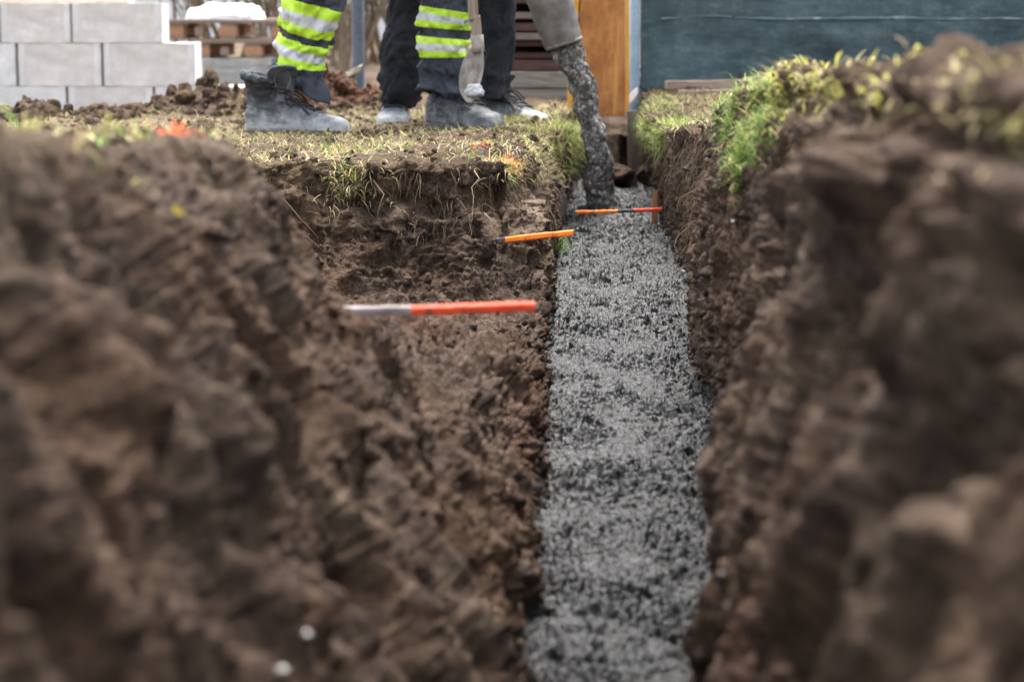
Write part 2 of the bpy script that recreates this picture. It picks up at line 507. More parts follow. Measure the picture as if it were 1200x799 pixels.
# near banks: heavier relief, long runnels
nb = sstep(3.0, 1.6, Y) * wall
nbR = nb * (t_ > 11)
d += nb * (.036 * fbm(np.stack([Y * 15, t_ * .55, X * 2], 1), 4, 91) - .018 * sstep(.2, .6, vnoise(np.stack([Y * 12, t_ * 1.2, X * 3], 1), 95)) + .005 * (.6 - worley(q * [16, 14, 16], 96)))
d += nbR * (.022 * fbm(np.stack([Y * 7, t_ * .9, X * 3], 1), 3, 92) - .040 * sstep(.15, .6, vnoise(np.stack([Y * 7, t_ * 1.3, X * 3], 1), 97)))
d -= .022 * sstep(16.55, 16.72, t_) * sstep(17.0, 16.86, t_) * sstep(3.4, 2.6, Y) * (1 + vnoise(q * 6, 98))
d += .012 * np.exp(-((t_ - 16.25) / .3) ** 2) * sstep(2.6, 2.0, Y) * (1 + .6 * vnoise(q * 5, 99))
# hollows and ridges where the digger bucket tore the clay: centre found from the base surface, size in metres / section units
_by = CP * Y - SP * (Z - HC); _bo = _by > .2
_bx = np.where(_bo, 600 + FPX * X / np.where(_bo, _by, 1), -9e3); _bv = np.where(_bo, 400 - FPX * (SP * Y + CP * (Z - HC)) / np.where(_bo, _by, 1), -9e3)
def dent(px, py, rY, rt, depth, shear=0.0):
    global d
    m = np.where((np.abs(_bx - px) < 7) & (np.abs(_bv - py) < 7) & (wall > .5))[0]
    if not len(m): return
    i = m[np.argmin(Y[m])]
    yy = (Y - Y[i]) - shear * (t_ - t_[i])
    e = (yy / rY) ** 2 + ((t_ - t_[i]) / rt) ** 2 + .5 * mid
    side_ = (t_ > 11) if t_[i] > 11 else (t_ < 11)
    d = d - depth * sstep(1.5, .2, e) * side_
for a_ in ((905, 240, .20, .50, .045), (950, 190, .14, .3, .035), (890, 330, .16, .4, .035), (1060, 335, .09, .45, .045), (1180, 400, .06, .6, .045), (1085, 540, .06, .45, .040),
           (1060, 620, .05, .35, .030), (915, 700, .05, .16, .022), (925, 560, .05, .16, .020), (1150, 700, .05, .5, .035), (985, 430, .06, .4, .030), (870, 470, .08, .3, .016),
           (1020, 250, .08, .4, -.035), (1130, 330, .06, .5, -.035), (1010, 560, .08, .6, -.025), (1180, 250, .06, .3, -.03),
           (230, 480, .045, .30, .022), (190, 610, .04, .30, .022), (80, 710, .05, .5, .028), (310, 415, .05, .25, .018), (430, 690, .05, .2, .014), (480, 560, .07, .25, .014), (270, 640, .03, .3, .012),
           (380, 480, .06, .5, -.014), (150, 560, .05, .5, -.016), (90, 470, .06, .6, -.014)):
    dent(*a_)
# dark undercut under the sod of the middle left bank and the right bank
und = np.exp(-((Z - .235) / .035) ** 2) * sstep(4.45, 4.6, Y) * sstep(6, 5.5, Y) * wallL
d -= und * (.034 + .03 * vnoise(q * 14, 101))
hol = sstep(3.9, 4.3, Y) * sstep(6, 5.5, Y) * wallL * sstep(.06, .12, Z)
d -= hol * .034 * sstep(.1, .55, vnoise(q * [16, 13, 12], 103))
und2 = sstep(.14, .24, Z) * sstep(.34, .27, Z) * sstep(4.5, 5, Y) * sstep(6.7, 6.2, Y) * wallR
d -= und2 * .012
d *= nearw
# keep the base of the walls crisp but uneven
p2 = p + n * d[:, None]
# front face of the middle bank: crumbly relief towards the camera
face = sstep(4.18, 4.34, Y) * sstep(4.72, 4.60, Y) * (t_ < 9) * (t_ > 3.6)
p2[:, 1] -= face * (.055 * fbm(q * [9, 1, 11], 3, 130) + .022 * (.6 - worley(np.stack([X * 38, Y * 10, Z * 34], 1), 31)) + .010 * (.6 - worley(np.stack([X * 90, Y * 30, Z * 80], 1), 32)))
# heaps of soil on the far side
def heap(cx, cy, r, h, ry=None):
    ry = ry or r
    g = np.exp(-(((X - cx) / r) ** 2 + ((Y - cy) / ry) ** 2))
    p2[:, 2] += topm * g * h * (1 + .5 * mid + .5 * (.6 - w1))
H = lambda px, z, Y: PXW(px, z, Y)
heap(H(255, .3, 8.3), 8.3, .13, .09); heap(H(205, .3, 8.3), 8.2, .09, .05); heap(H(285, .3, 8.0), 8.0, .12, .07)
heap(H(390, .3, 9.2), 9.2, .22, .09); heap(H(450, .3, 9.0), 9.0, .20, .05); heap(H(340, .3, 9.3), 9.3, .25, .13); heap(H(480, .3, 8.6), 8.6, .2, .06)
heap(H(40, .3, 7.8), 7.8, .10, .02); heap(H(130, .3, 7.8), 7.8, .12, .02); heap(H(-40, .3, 8), 8, .2, .03)
heap(H(240, .28, 6.2), 6.2, .045, .035); heap(H(222, .28, 6.3), 6.3, .04, .03)
heap(H(585, .27, 6.35), 6.35, .05, .030); heap(H(560, .27, 6.3), 6.3, .08, .02)
heap(H(850, .4, 4.6), 4.8, .1, .02)
heap(H(20, .55, 1.3), 1.25, .06, .03); heap(H(8, .55, 1.1), 1.08, .012, .05, .02)
# masks for colour
grassy = topm * sstep(-.35, .25, fbm(p * [3, 3, 3], 3, 200) + .25 * (t_ > 17)) * (n[:, 2] > .45)
grassy = np.clip(grassy * (.35 + .65 * sstep(-.2, .5, mid)), 0, 1) * .85
sandy = np.zeros_like(grassy)
def patch(px, py, Yc, rx, ry, rz, a=1.0):
    c = W(px, py, Yc)
    e = ((p[:, 0] - c.x) / rx) ** 2 + ((p[:, 1] - c.y) / ry) ** 2 + ((p[:, 2] - c.z) / rz) ** 2
    return a * sstep(1.5, .4, e + .8 * mid)
sandy = np.maximum(sandy, patch(615, 270, 4.8, .10, .35, .11) * wallL)
sandy = np.maximum(sandy, patch(550, 420, 3.4, .04, .28, .05, .7) * wallL)
sandy = np.maximum(sandy, patch(575, 480, 3.0, .03, .25, .06, .6) * wallL)
sandy = np.maximum(sandy, patch(400, 430, 3.1, .08, .3, .08, .35) * wallL)
sandy = np.maximum(sandy, .25 * nbR * sstep(-.3, .4, fbm(np.stack([Y * 6, t_ * 1.1, X * 3], 1), 3, 230)))
sandy = np.maximum(sandy, .15 * wallL * sstep(.0, .5, fbm(np.stack([Y * 5, t_ * 1.2, X * 4], 1), 3, 231)))
sandy = np.maximum(sandy, .5 * topm * sstep(.1, .6, fbm(p * 2.5, 3, 210)) * (t_ < 11))
red = sstep(.3, .9, fbm(p * [4, 2.5, 4], 3, 222)) * wall * .4
red = np.maximum(red, patch(600, 500, 3.1, .05, .5, .08, .5) * wallL)
red = np.maximum(red, np.exp(-(((X - H(400, .3, 9.2)) / .7) ** 2 + ((Y - 9.1) / .6) ** 2)) * .9)
idx = np.arange(NR * NC).reshape(NR, NC)
F = np.stack([idx[:-1, :-1], idx[:-1, 1:], idx[1:, 1:], idx[1:, :-1]], -1).reshape(-1, 4)
splash = .85 * wall * sstep(.032, .008, p2[:, 2] + .022 * mid) * sstep(8.2, 7.8, Y)
splash = np.maximum(splash, wall * (t_ > 8) * (t_ < 15) * .8 * sstep(.62, .75, fbm(p * 42, 2, 240)) * sstep(.10, .03, p2[:, 2]))
ground = np_mesh('ground', p2, F, M['soil'], True, np.stack([grassy, np.clip(sandy, 0, 1), np.clip(red, 0, 1), 1 - splash], 1))
tag(ground, 'brown dug soil banks and patchy turf either side of the trench', kind='structure')
P2 = p2.reshape(NR, NC, 3)
N2 = grid_normals(P2).reshape(-1, 3)
def gz(x, y):
    """height of the open ground near x, y"""
    r = np.abs(YS - y).argmin()
    row = P2[r]
    c = np.abs(row[:, 0] - x).argmin()
    return float(row[c, 2])

# ---------------------------------------------------------------- wet concrete
cy = [1.0]
while cy[-1] < 8.15: cy.append(cy[-1] + max(.0028, .00085 * cy[-1]))
cy = np.array(cy); ncx = 230
le = np.interp(cy, YS, lb[0][0]) - .07; re = np.interp(cy, YS, rb[0][0]) + .08
u = np.linspace(0, 1, ncx)
CX = le[:, None] * (1 - u) + re[:, None] * u
CY = np.repeat(cy[:, None], ncx, 1)
cp = np.stack([CX.ravel(), CY.ravel(), np.zeros(CX.size)], 1)
m1 = fbm(cp * [6, 4, 1], 3, 300); m2 = fbm(cp * 40, 3, 310)
a1 = worley(cp * [54, 70, 70] + .6 * m2[:, None] + [0, 0, .5], 320); a2 = worley(cp * [95, 125, 125] + .5 * m2[:, None] + [0, 0, .5], 321)
a3 = worley(cp * [27, 36, 36] + .5 * m2[:, None] + [0, 0, .5], 322)
rel_ = .35 + .95 * sstep(-.5, .45, fbm(cp * [9, 5, 1], 3, 340))
hz = .006 * fbm(cp * [2, 11, 1], 3, 341) + .008 * m1 + .006 * m2 + rel_ * (.014 * (.55 - a1) + .009 * (.5 - a2) + .017 * (.5 - a3) * sstep(-.5, .4, m1)) + .003 * fbm(cp * 260, 2, 330)
lx, ly = W(705, 250, 6.45).x, 6.45
hz += .050 * np.exp(-(((cp[:, 0] - lx) / .10) ** 2 + ((cp[:, 1] - ly) / .16) ** 2)) + .012 * np.exp(-((cp[:, 1] - 6.0) / .14) ** 2) * (.6 + m2)
cp[:, 2] = hz
ci = np.arange(len(cy) * ncx).reshape(len(cy), ncx)
CF = np.stack([ci[:-1, :-1], ci[:-1, 1:], ci[1:, 1:], ci[1:, :-1]], -1).reshape(-1, 4)
conc = np_mesh('wet_concrete', cp, CF, M['concrete'])
tag(conc, 'wet grey coarse concrete filling the bottom of the trench', kind='stuff')

# ---------------------------------------------------------------- scattering on the ground
dYr = np.gradient(GY, axis=0); 
du_ = np.linalg.norm(np.gradient(P2, axis=1), axis=2); dv_ = np.linalg.norm(np.gradient(P2, axis=0), axis=2)
area = (du_ * dv_).ravel()
def pick(w, k):
    w = w * area; c = np.cumsum(w); c /= c[-1]
    return np.searchsorted(c, rng.random(k))
inview = (Y > .7) * (Y < 9.2) * (np.abs(X) < .26 * Y + .1)

def blades(name, ids, length, width, hang, colours, lay=.0, jitter=.004, label=None, droop=1.0):
    k = len(ids)
    o = p2[ids] + rng.normal(0, jitter, (k, 3)) * [1, 1, .3]
    L = length * rng.uniform(.5, 1.4, k)
    az = rng.uniform(0, 2 * PI, k)
    hd = np.stack([np.cos(az), np.sin(az), 0 * az], 1)
    nn = n[ids]
    out = nn * [1, 1, 0]
    hd = hd * (1 - hang[:, None] * .5) + out * hang[:, None] * 1.6
    hd /= np.linalg.norm(hd, axis=1)[:, None] + 1e-6
    el = np.clip(rng.normal(1.05 - lay, .3, k), .02, 1.5)
    dr = rng.uniform(.1, .8, k) * droop * (1 + 1.3 * hang)
    side = np.cross(hd, [0, 0, 1.0])
    S = 5; V = np.zeros((k, S, 2, 3))
    pos = o.copy(); ang = el.copy()
    for s in range(S):
        wd = width * (1 - (s / (S - 1)) ** 1.6) * .5 + .0001
        V[:, s, 0] = pos - side * wd; V[:, s, 1] = pos + side * wd
        pos = pos + (hd * np.cos(ang)[:, None] + np.array([0, 0, 1.0]) * np.sin(ang)[:, None]) * (L / (S - 1))[:, None]
        ang = ang - dr * .55
    base = np.arange(k)[:, None] * (S * 2) + np.arange(S - 1)[None] * 2
    Fb = np.stack([base, base + 1, base + 3, base + 2], -1).reshape(-1, 4)
    cs = np.array(colours)[rng.integers(0, len(colours), k)] * rng.uniform(.7, 1.3, (k, 1))
    T = np.repeat(cs, S * 2, 0)
    ob = np_mesh(name, V.reshape(-1, 3), Fb, M['blade'], True, T)
    tag(ob, label, kind='stuff'); return ob
GREEN = [(.13, .22, .035), (.20, .27, .05), (.09, .17, .03), (.27, .29, .07), (.33, .31, .10)]
STRAW = [(.45, .36, .18), (.36, .28, .14), (.52, .43, .24), (.28, .21, .11), (.40, .36, .15)]
gp = fbm(p * [6, 6, 6], 3, 400)
rimL = np.exp(-((t_ - 5.9) / .55) ** 2); rimR = np.exp(-((t_ - 17.2) / .55) ** 2)
flat = (n[:, 2] > .25)
wg = inview * nearw * ((t_ < 6.6) | (t_ > 16.2)) * flat
dens = sstep(-.1, .5, gp)
hollow = (1 - sstep(4.6, 4.4, Y) * sstep(4.3, 4.9, t_)) * sstep(.20, .235, np.where(Y < 4.75, Z, 1))
wL = wg * hollow * (t_ < 8) * dens * (.25 + 2.2 * rimL) * sstep(2.7, 4.3, Y)
wR = wg * (t_ > 15) * sstep(-.25, .3, gp) * (.5 + 1.2 * rimR) * (.03 + .97 * sstep(4.8, 6.0, Y)) * sstep(1.4, 2.2, Y)
i1 = pick(wL, 6500); i2 = pick(wR, 3600)
ids = np.concatenate([i1, i2])
hang = np.clip(np.concatenate([rimL[i1], rimR[i2]]) * rng.uniform(.3, 1.2, len(ids)), 0, 1)
blades('grass', ids, .032, .0022, hang, GREEN + STRAW[:3], .25, label='short green and yellow grass along both trench edges')
i3 = pick(wg * hollow * (t_ < 8) * sstep(-.5, .2, gp) * (.5 + .7 * rimL) * sstep(3.6, 4.4, Y), 26000)
i4 = pick(wg * (t_ > 15) * (.5 + rimR) * sstep(1.5, 3, Y), 6000)
ids = np.concatenate([i3, i4])
blades('dry_grass', ids, .038, .0016, np.concatenate([rimL[i3], rimR[i4]]) * .6, STRAW, .85, label='matted straw coloured dead grass on the turf')
# near, out-of-focus clumps on both banks
near_ids = []
def clump(px, py, Yc, r, k):
    c = W(px, py, Yc)
    w = np.exp(-(((p[:, 0] - c.x) / r) ** 2 + ((p[:, 1] - c.y) / (r * 1.6)) ** 2 + ((p[:, 2] - c.z) / (r)) ** 2))
    return pick(w * (w > .02), k)
def clump_obj(name, specs, cols, L, wdt, lay, label):
    ids = np.concatenate([clump(*s) for s in specs])
    blades(name, ids, L, wdt, rng.uniform(.2, .9, len(ids)), cols, lay, .006, label)
clump_obj('grass', [(872, 130, 2.9, .04, 420), (868, 165, 3.0, .035, 420), (880, 195, 3.0, .03, 320), (900, 150, 2.7, .03, 220), (868, 145, 3.3, .03, 320), (852, 125, 4.0, .035, 260), (905, 118, 3.0, .02, 70)],
          GREEN[:3] + [(.24, .34, .08), (.45, .40, .16)], .028, .003, .2, 'bright green blurred tuft hanging from the right trench edge')
clump_obj('yellow_grass', [(1010, 90, 2.1, .025, 150), (1055, 75, 1.8, .025, 90), (960, 100, 2.4, .03, 140), (930, 95, 2.7, .04, 200), (1010, 120, 2.1, .02, 120)],
          [(.50, .47, .10), (.42, .42, .09), (.5, .42, .18)], .022, .003, .4, 'yellow blurred grass on the near right trench edge')
clump_obj('green_tuft', [(652, 292, 5.35, .018, 160)], GREEN[:3], .035, .0022, .1, 'small green tuft at the left edge of the concrete')
clump_obj('side_grass', [(800, 172, 6.2, .035, 420), (792, 160, 6.4, .04, 380), (776, 155, 7.0, .04, 260), (770, 140, 7.6, .05, 160)],
          GREEN + [(.34, .38, .12)], .055, .002, .2, 'light green grass hanging over the middle of the right trench wall')
clump_obj('hanging_grass', [(658, 160, 6.6, .04, 500), (650, 185, 6.5, .04, 500), (662, 150, 7.2, .05, 400)],
          GREEN + STRAW[:2], .075, .0024, .3, 'green grass hanging down the cut end of the left bank')
clump_obj('edge_grass', [(600, 195, 4.7, .025, 160), (560, 190, 4.75, .05, 100), (400, 172, 4.95, .035, 90), (435, 175, 5.0, .05, 70), (630, 195, 5.2, .05, 260), (645, 190, 5.7, .05, 240)],
          GREEN[:4] + STRAW, .042, .002, .3, 'mixed grass fringe on the corner of the left bank')
clump_obj('near_grass', [(135, 175, 2.0, .02, 40), (60, 170, 1.6, .04, 20), (220, 178, 2.2, .04, 40), (75, 172, 1.9, .04, 30)],
          GREEN + STRAW, .03, .003, .3, 'sparse blurred grass on the near left bank')

clump_obj('turf_edge', [(1120, 50, 1.5, .04, 90), (1160, 42, 1.35, .04, 80), (1195, 35, 1.2, .04, 80), (1080, 62, 1.7, .05, 110), (940, 95, 2.6, .06, 220), (900, 105, 3.0, .06, 220), (1240, 25, 1.1, .05, 150)],
          STRAW + [(.26, .24, .07), (.35, .33, .09)], .020, .0022, .6, 'matted straw coloured turf fringe on the near right bank edge')
# paint-marked grass
def paint_patch(name, px, py, Yc, r, k, col, label):
    ids = clump(px, py, Yc, r, k)
    blades(name, ids, .03, .0026, rng.uniform(.2, .7, len(ids)), [col, (col[0] * .8, col[1] * 1.3, col[2])], .3, .004, label)
paint_patch('orange_marking_grass', 592, 195, 4.75, .022, 110, (.85, .22, .03), 'orange spray painted grass on the left bank corner')
paint_patch('red_marking_grass', 565, 170, 5.0, .015, 50, (.75, .10, .05), 'red spray painted grass behind the left bank corner')
paint_patch('blurred_marking_grass', 205, 168, 2.1, .008, 16, (.85, .10, .04), 'red painted grass blurred on the near left bank')

# roots hanging from the cut walls
def roots(name, w, k, L, r, label, cols):
    ids = pick(w, k); paths, rad, tint = [], [], []
    for i in ids:
        S = 7; l = L * random.uniform(.3, 1.5)
        d0 = n[i] * [1, 1, .2] + rng.normal(0, .5, 3); d0 /= np.linalg.norm(d0)
        q0 = p2[i] - n[i] * .004; pts = [q0]
        dirn = d0
        for s in range(S - 1):
            dirn = dirn + np.array([0, 0, -.85]) + rng.normal(0, .42, 3); dirn /= np.linalg.norm(dirn)
            pts.append(pts[-1] + dirn * l / (S - 1))
        paths.append(pts); rr = r * random.uniform(.5, 1.5)
        rad.append(np.linspace(rr, rr * .35, S))
        c = np.array(random.choice(cols)) * random.uniform(.6, 1.2)
        tint.append(np.repeat(c[None], S * 3, 0))
    V, Fr = tube_arrays(paths, rad, 3)
    o = np_mesh(name, V, Fr, M['root'], True, np.concatenate(tint)); tag(o, label, kind='stuff'); return o
RC = [(.30, .21, .13), (.20, .14, .09), (.12, .08, .055), (.38, .29, .19)]
wr = inview * wallL * sstep(.12, .2, Z) * sstep(4.3, 4.45, Y) * sstep(6.1, 5.9, Y)
roots('hanging_roots', wr, 2300, .055, .00055, 'fine pale roots hanging from the left bank face', RC)
roots('long_roots', wr, 60, .12, .0013, 'thicker twisting roots in the left bank face', RC)
wr = inview * wallR * sstep(.08, .2, Z) * sstep(3.6, 4.4, Y) * sstep(6.9, 6.6, Y)
roots('wall_roots', wr, 2200, .065, .0005, 'fine roots hanging down the right trench wall', RC)
roots('bank_roots', inview * wall * sstep(2.0, 2.6, Y) * sstep(8, 7.5, Y), 900, .035, .0005, 'scattered root hairs on the trench walls', RC)

# crumbs and clods
def _ico(k):
    ico = bmesh.new(); bmesh.ops.create_icosphere(ico, subdivisions=k, radius=1)
    a = np.array([v.co[:] for v in ico.verts]); b = np.array([[v.index for v in f.verts] for f in ico.faces]); ico.free(); return a, b
def crumbs(name, ids, smin, smax, label, sink=.2, sub=1):
    IV, IFc = _ico(sub)
    k = len(ids)
    s = smin * (smax / smin) ** (rng.random(k) ** 2.2)
    base = IV[None] * rng.uniform(.65, 1.3, (k, len(IV), 1)) * s[:, None, None] * rng.uniform(.6, 1.2, (k, 1, 3))
    if sub > 1:
        sc0 = base.reshape(-1, 3); of = np.repeat(rng.uniform(0, 90, (k, 3)), len(IV), 0); un = np.tile(IV, (k, 1))
        nz_ = .42 * fbm(un * 1.1 + of, 4, 510, .65) + .38 * (.55 - worley(un * 2.2 + of, 511))
        base = (un * np.repeat(s[:, None] * rng.uniform(.6, 1.25, (k, 3)), len(IV), 0) * (1 + nz_)[:, None]).reshape(k, len(IV), 3)
    V = base + (p2[ids] + n[ids] * (s * (.6 - sink))[:, None])[:, None]
    Fc = (IFc[None] + (np.arange(k) * len(IV))[:, None, None]).reshape(-1, 3)
    tt = np.repeat(np.stack([grassy[ids] * .3, sandy[ids], red[ids]], 1), len(IV), 0)
    o = np_mesh(name, V.reshape(-1, 3), Fc, M['soil'], True, tt); tag(o, label, kind='stuff'); return o
wc = inview * ((t_ < 10) | (t_ > 13.2)) * (Y > 1.6)
crumbs('soil_crumbs', pick(wc * (.15 + .85 * sstep(-.1, .4, fbm(p * 8, 2, 500))) * (1 + 2 * (n[:, 2] > .5)), 20000), .0014, .009, 'loose soil crumbs over the banks')
crumbs('soil_clods', pick(wc * (n[:, 2] > .4) * (t_ < 9.5) * sstep(2.6, 3.2, Y), 380), .007, .017, 'dark clods of dug soil on the left ground', .3, 3)
# crumbs that fell from the walls onto the fresh concrete
kk = 900; ce = cp.reshape(len(cy), ncx, 3); rr_ = rng.integers(0, len(cy), kk)
cc_ = np.clip(np.where(rng.random(kk) < .5, 26 + np.abs(rng.normal(0, 14, kk)), ncx - 32 - np.abs(rng.normal(0, 14, kk))), 0, ncx - 1).astype(int)
fp = ce[rr_, cc_]; fs_ = .0015 * (5 ** (rng.random(kk) ** 2))
IV1, IF1 = _ico(1)
V = (IV1[None] * rng.uniform(.65, 1.3, (kk, len(IV1), 1)) * fs_[:, None, None]) + fp[:, None] + [0, 0, .0012]
tag(np_mesh('fallen_crumbs', V.reshape(-1, 3), (IF1[None] + (np.arange(kk) * len(IV1))[:, None, None]).reshape(-1, 3), M['soil'], True, np.zeros((kk * len(IV1), 3))), 'soil crumbs fallen on the edges of the concrete', kind='stuff')
mound = np.zeros_like(X)
for cx, cyy, r in ((255, 8.2, .22), (205, 8.1, .15), (375, 9.1, .22), (452, 8.8, .14), (120, 7.7, .12), (30, 7.7, .10), (320, 8.6, .3)):
    mound = np.maximum(mound, np.exp(-(((X - H(cx, .3, cyy)) / r) ** 2 + ((Y - cyy) / .3) ** 2)))
crumbs('earth_heaps', pick(mound * topm, 900), .008, .036, 'lumpy dug earth heaped in front of the grey blocks', .5, 3)

exec_later = []
# image position of every ground vertex, used to find the surface under a feature
_y = CP * p2[:, 1] - SP * (p2[:, 2] - HC)
_ok = _y > .2
_vx = np.where(_ok, 600 + FPX * p2[:, 0] / np.where(_ok, _y, 1), -9e3)
_vy = np.where(_ok, 400 - FPX * (SP * p2[:, 1] + CP * (p2[:, 2] - HC)) / np.where(_ok, _y, 1), -9e3)
def surf(px, py, r=5):
    m = np.where((np.abs(_vx - px) < r) & (np.abs(_vy - py) < r))[0]
    if not len(m): return W(px, py, 3), Vector((0, 0, 1))
    i = m[np.argmin(p2[m, 1])]
    return Vector(p2[i]), Vector(N2[i] if N2[i][2] > -.2 else -N2[i])

# ---------------------------------------------------------------- marker sticks
def paint_mat(name, c1, c2):
    t = NT(name, .6, .35)
    c = t.ramp(t.noise(60, 6, .65, (.5, 1, 1)), [(.35, c1), (.65, c2)])
    mud = t.ramp(t.noise(34, 7, .8), [(.54, 0.0), (.62, .85)])
    t.col(t.mix(mud, c, (.10, .07, .05))); t.bump(t.noise(80, 5, .7), .6, .0015)
    return t.m
M['red_paint'] = paint_mat('red_orange_paint', (.80, .055, .015), (.95, .11, .03))
M['orange_paint'] = paint_mat('orange_paint', (.90, .16, .01), (1.0, .26, .02))
M['bare_stick'] = simple('grey_stick', (.16, .13, .12), (.42, .37, .37), .8, 50, .002, .3, (.4, 1, 1))
M['muddy'] = simple('muddy_stick', (.035, .03, .026), (.12, .11, .10), .8, 60, .003)
def stick(label, segs, r):
    """segs: list of (point a, point b, material, part name)"""
    root = empty('marker_stick', segs[0][0]); tag(root, label, 'marker stick', 'painted level markers in the trench')
    o = Vector(segs[0][0])
    for a, b, m, nm in segs:
        a, b = Vector(a) - o, Vector(b) - o
        pts = [a.lerp(b, i / 10) + Vector((0, random.uniform(-1, 1), random.uniform(-1, 1))) * r * .10 for i in range(11)]
        t = bmesh.new()
        # slightly flattened lath, square-ish in section with worn edges
        rings = []
        for q in pts:
            ring = []
            for k in range(8):
                an = k * PI / 4 + PI / 8
                ex = .55
                cy_, cz_ = math.cos(an), math.sin(an)
                ring.append(t.verts.new(q + Vector((0, math.copysign(abs(cy_) ** ex, cy_) * r * 1.1, math.copysign(abs(cz_) ** ex, cz_) * r))))
            rings.append(ring)
        for i in range(10):
            for k in range(8): t.faces.new([rings[i][k], rings[i][(k + 1) % 8], rings[i + 1][(k + 1) % 8], rings[i + 1][k]])
        t.faces.new(rings[0]); t.faces.new(rings[-1])
        bm_obj(nm, t, m, root, smooth=False)
    return root
stick('long stick out of the near left bank, grey half and bright red half',
      [(W(325, 366, 2.30), W(482, 364.5, 2.32), M['bare_stick'], 'bare_end'), (W(482, 364.5, 2.32), W(627, 359.5, 2.34), M['red_paint'], 'painted_end')], .0051)
stick('short orange stick poking from the left bank corner over the concrete',
      [(W(574, 284, 4.55), W(592, 281.5, 4.49), M['muddy'], 'muddy_end'), (W(592, 281.5, 4.49), W(672, 273, 4.38), M['orange_paint'], 'painted_end')], .0056)
stick('farthest stick, red with a muddy middle, in front of the pouring concrete',
      [(W(675, 249.5, 6.25), W(724, 248.5, 6.25), M['orange_paint'], 'painted_end'), (W(724, 248.5, 6.25), W(743, 247.5, 6.25), M['muddy'], 'muddy_middle'),
       (W(743, 247.5, 6.25), W(776, 246, 6.25), M['red_paint'], 'painted_end')], .0051)

def stake(name, label, px0, py0, px1, py1, Yc, w, mat, below=.08, group=None):
    a, b = W(px0, py0, Yc), W(px1, py1, Yc)          # top, bottom
    d = (b - a).normalized(); b = b + d * below
    bm = bmesh.new(); L = (b - a).length
    box(bm, (0, 0, -L / 2), (w, w * .7, L), .002, cuts=6, rough=.0008)
    o = bm_obj(name, bm, mat); o.location = a
    o.rotation_euler = (Vector((0, 0, -1)).rotation_difference(d)).to_euler()
    tag(o, label, 'wooden stake', group); return o
stake('wooden_stake', 'short orange brown stake behind the right end of the farthest red stick', 768, 224, 767, 262, 6.30, .015, M['stake'])
stake('wooden_stake', 'old grey brown stake against the soil wall at the trench end', 741, 131, 741, 200, 7.75, .032, M['stake_old'])
stake('edge_plank', 'thin brown board edge standing at the left bank cut end', 659, 168, 660, 256, 6.44, .016, M['stake_old'], .03)

# flat stones / lumps at the far end of the trench
def rock(name, label, loc, s, mat, cat, rough=.25, group=None, seed=0):
    bm = bmesh.new(); bmesh.ops.create_icosphere(bm, subdivisions=4, radius=1)
    co = np.array([v.co[:] for v in bm.verts]); f = 1 + rough * fbm(co * 1.3 + seed, 4, 600)
    for v, k in zip(bm.verts, f): v.co = Vector((v.co.x * s[0], v.co.y * s[1], v.co.z * s[2])) * float(k)
    o = bm_obj(name, bm, mat, smooth=True); o.location = loc; tag(o, label, cat, group); return o
rock('stone', 'dark flat topped stone at the far right end of the concrete', W(722, 206, 7.7), (.055, .06, .038), M['soil'], 'stone', .25, None, 3)
rock('stone', 'brown lump of clay beside the stake at the trench end', W(757, 205, 7.65), (.03, .04, .035), M['soil'], 'stone', .3, None, 9)
M['wetstone'] = simple('wet_pebble', (.12, .11, .10), (.22, .20, .185), .22, 30, .001, .6)
for px, py, s, lb_ in ((268, 783, .0035, 'wet pale pebble low on the near left bank, leftmost of three'),
                       (330, 782, .005, 'larger wet pale pebble at the bottom of the near left bank'),
                       (355, 742, .003, 'small wet pale pebble, uppermost of the three on the near left bank'),
                       (845, 672, .003, 'tiny pale pebble in the near right trench wall'),
                       (860, 265, .004, 'pale pebble high in the right trench wall under the grass')):
    c, nn = surf(px, py)
    rock('pebble', lb_, c + nn * s * .4, (s, s, s * .7), M['wetstone'], 'pebble', .2, None, px)
# straw stalk on the right wall and a looped dry stem near the boot
a, b = W(800, 318, 4.55), W(829, 333, 4.5)
m = tube('straw_stalk', spline([a + Vector((0, 0, .0)), a.lerp(b, .5) + Vector((0, -.01, .008)), b + Vector((.01, .03, -.01))], 14), .0012, M['palewood'], sides=6)
tag(m, 'bent pale straw stalk sticking out of the right wall over the concrete', 'straw')
c = W(232, 160, 6.1)
m = tube('dry_stem', spline([c + Vector((-.02, 0, -.02)), c + Vector((0, 0, .03)), c + Vector((.025, 0, .045)), c + Vector((.045, 0, .03)), c + Vector((.045, 0, -.03))], 24), .0017, M['log'], sides=6)
tag(m, 'looped dry stem arching over a dark clod left of the boots', 'stem')
c, nn = surf(212, 242)
bm = bmesh.new()
pr = [(0, 0), (.35, .28), (.8, .34), (1.3, .2), (1.7, 0)]
L_ = [bm.verts.new((x, y, .1 * y + .05 * x * (1.7 - x))) for x, y in pr]; R_ = [bm.verts.new((x, -y, .1 * y + .05 * x * (1.7 - x))) for x, y in pr[1:-1]]
mid_ = [bm.verts.new((x, 0, .05 * x * (1.7 - x) - .02)) for x, y in pr[1:-1]]
for s_ in (L_[1:-1], R_):
    bm.faces.new([L_[0], s_[0], mid_[0]])
    for i in range(2): bm.faces.new([s_[i], s_[i + 1], mid_[i + 1], mid_[i]])
    bm.faces.new([s_[2], L_[-1], mid_[2]])
bmesh.ops.solidify(bm, geom=bm.faces[:], thickness=.02)
o = bm_obj('fallen_leaf', bm, simple('yellow_leaf', (.40, .33, .04), (.55, .45, .08), .6, 60, .0005))
o.scale = (.009,) * 3; o.location = c + Vector((-.005, -.004, .003)); o.rotation_euler = (.9, .5, -.6)
tag(o, 'small yellow fallen leaf on the near left bank', 'leaf')

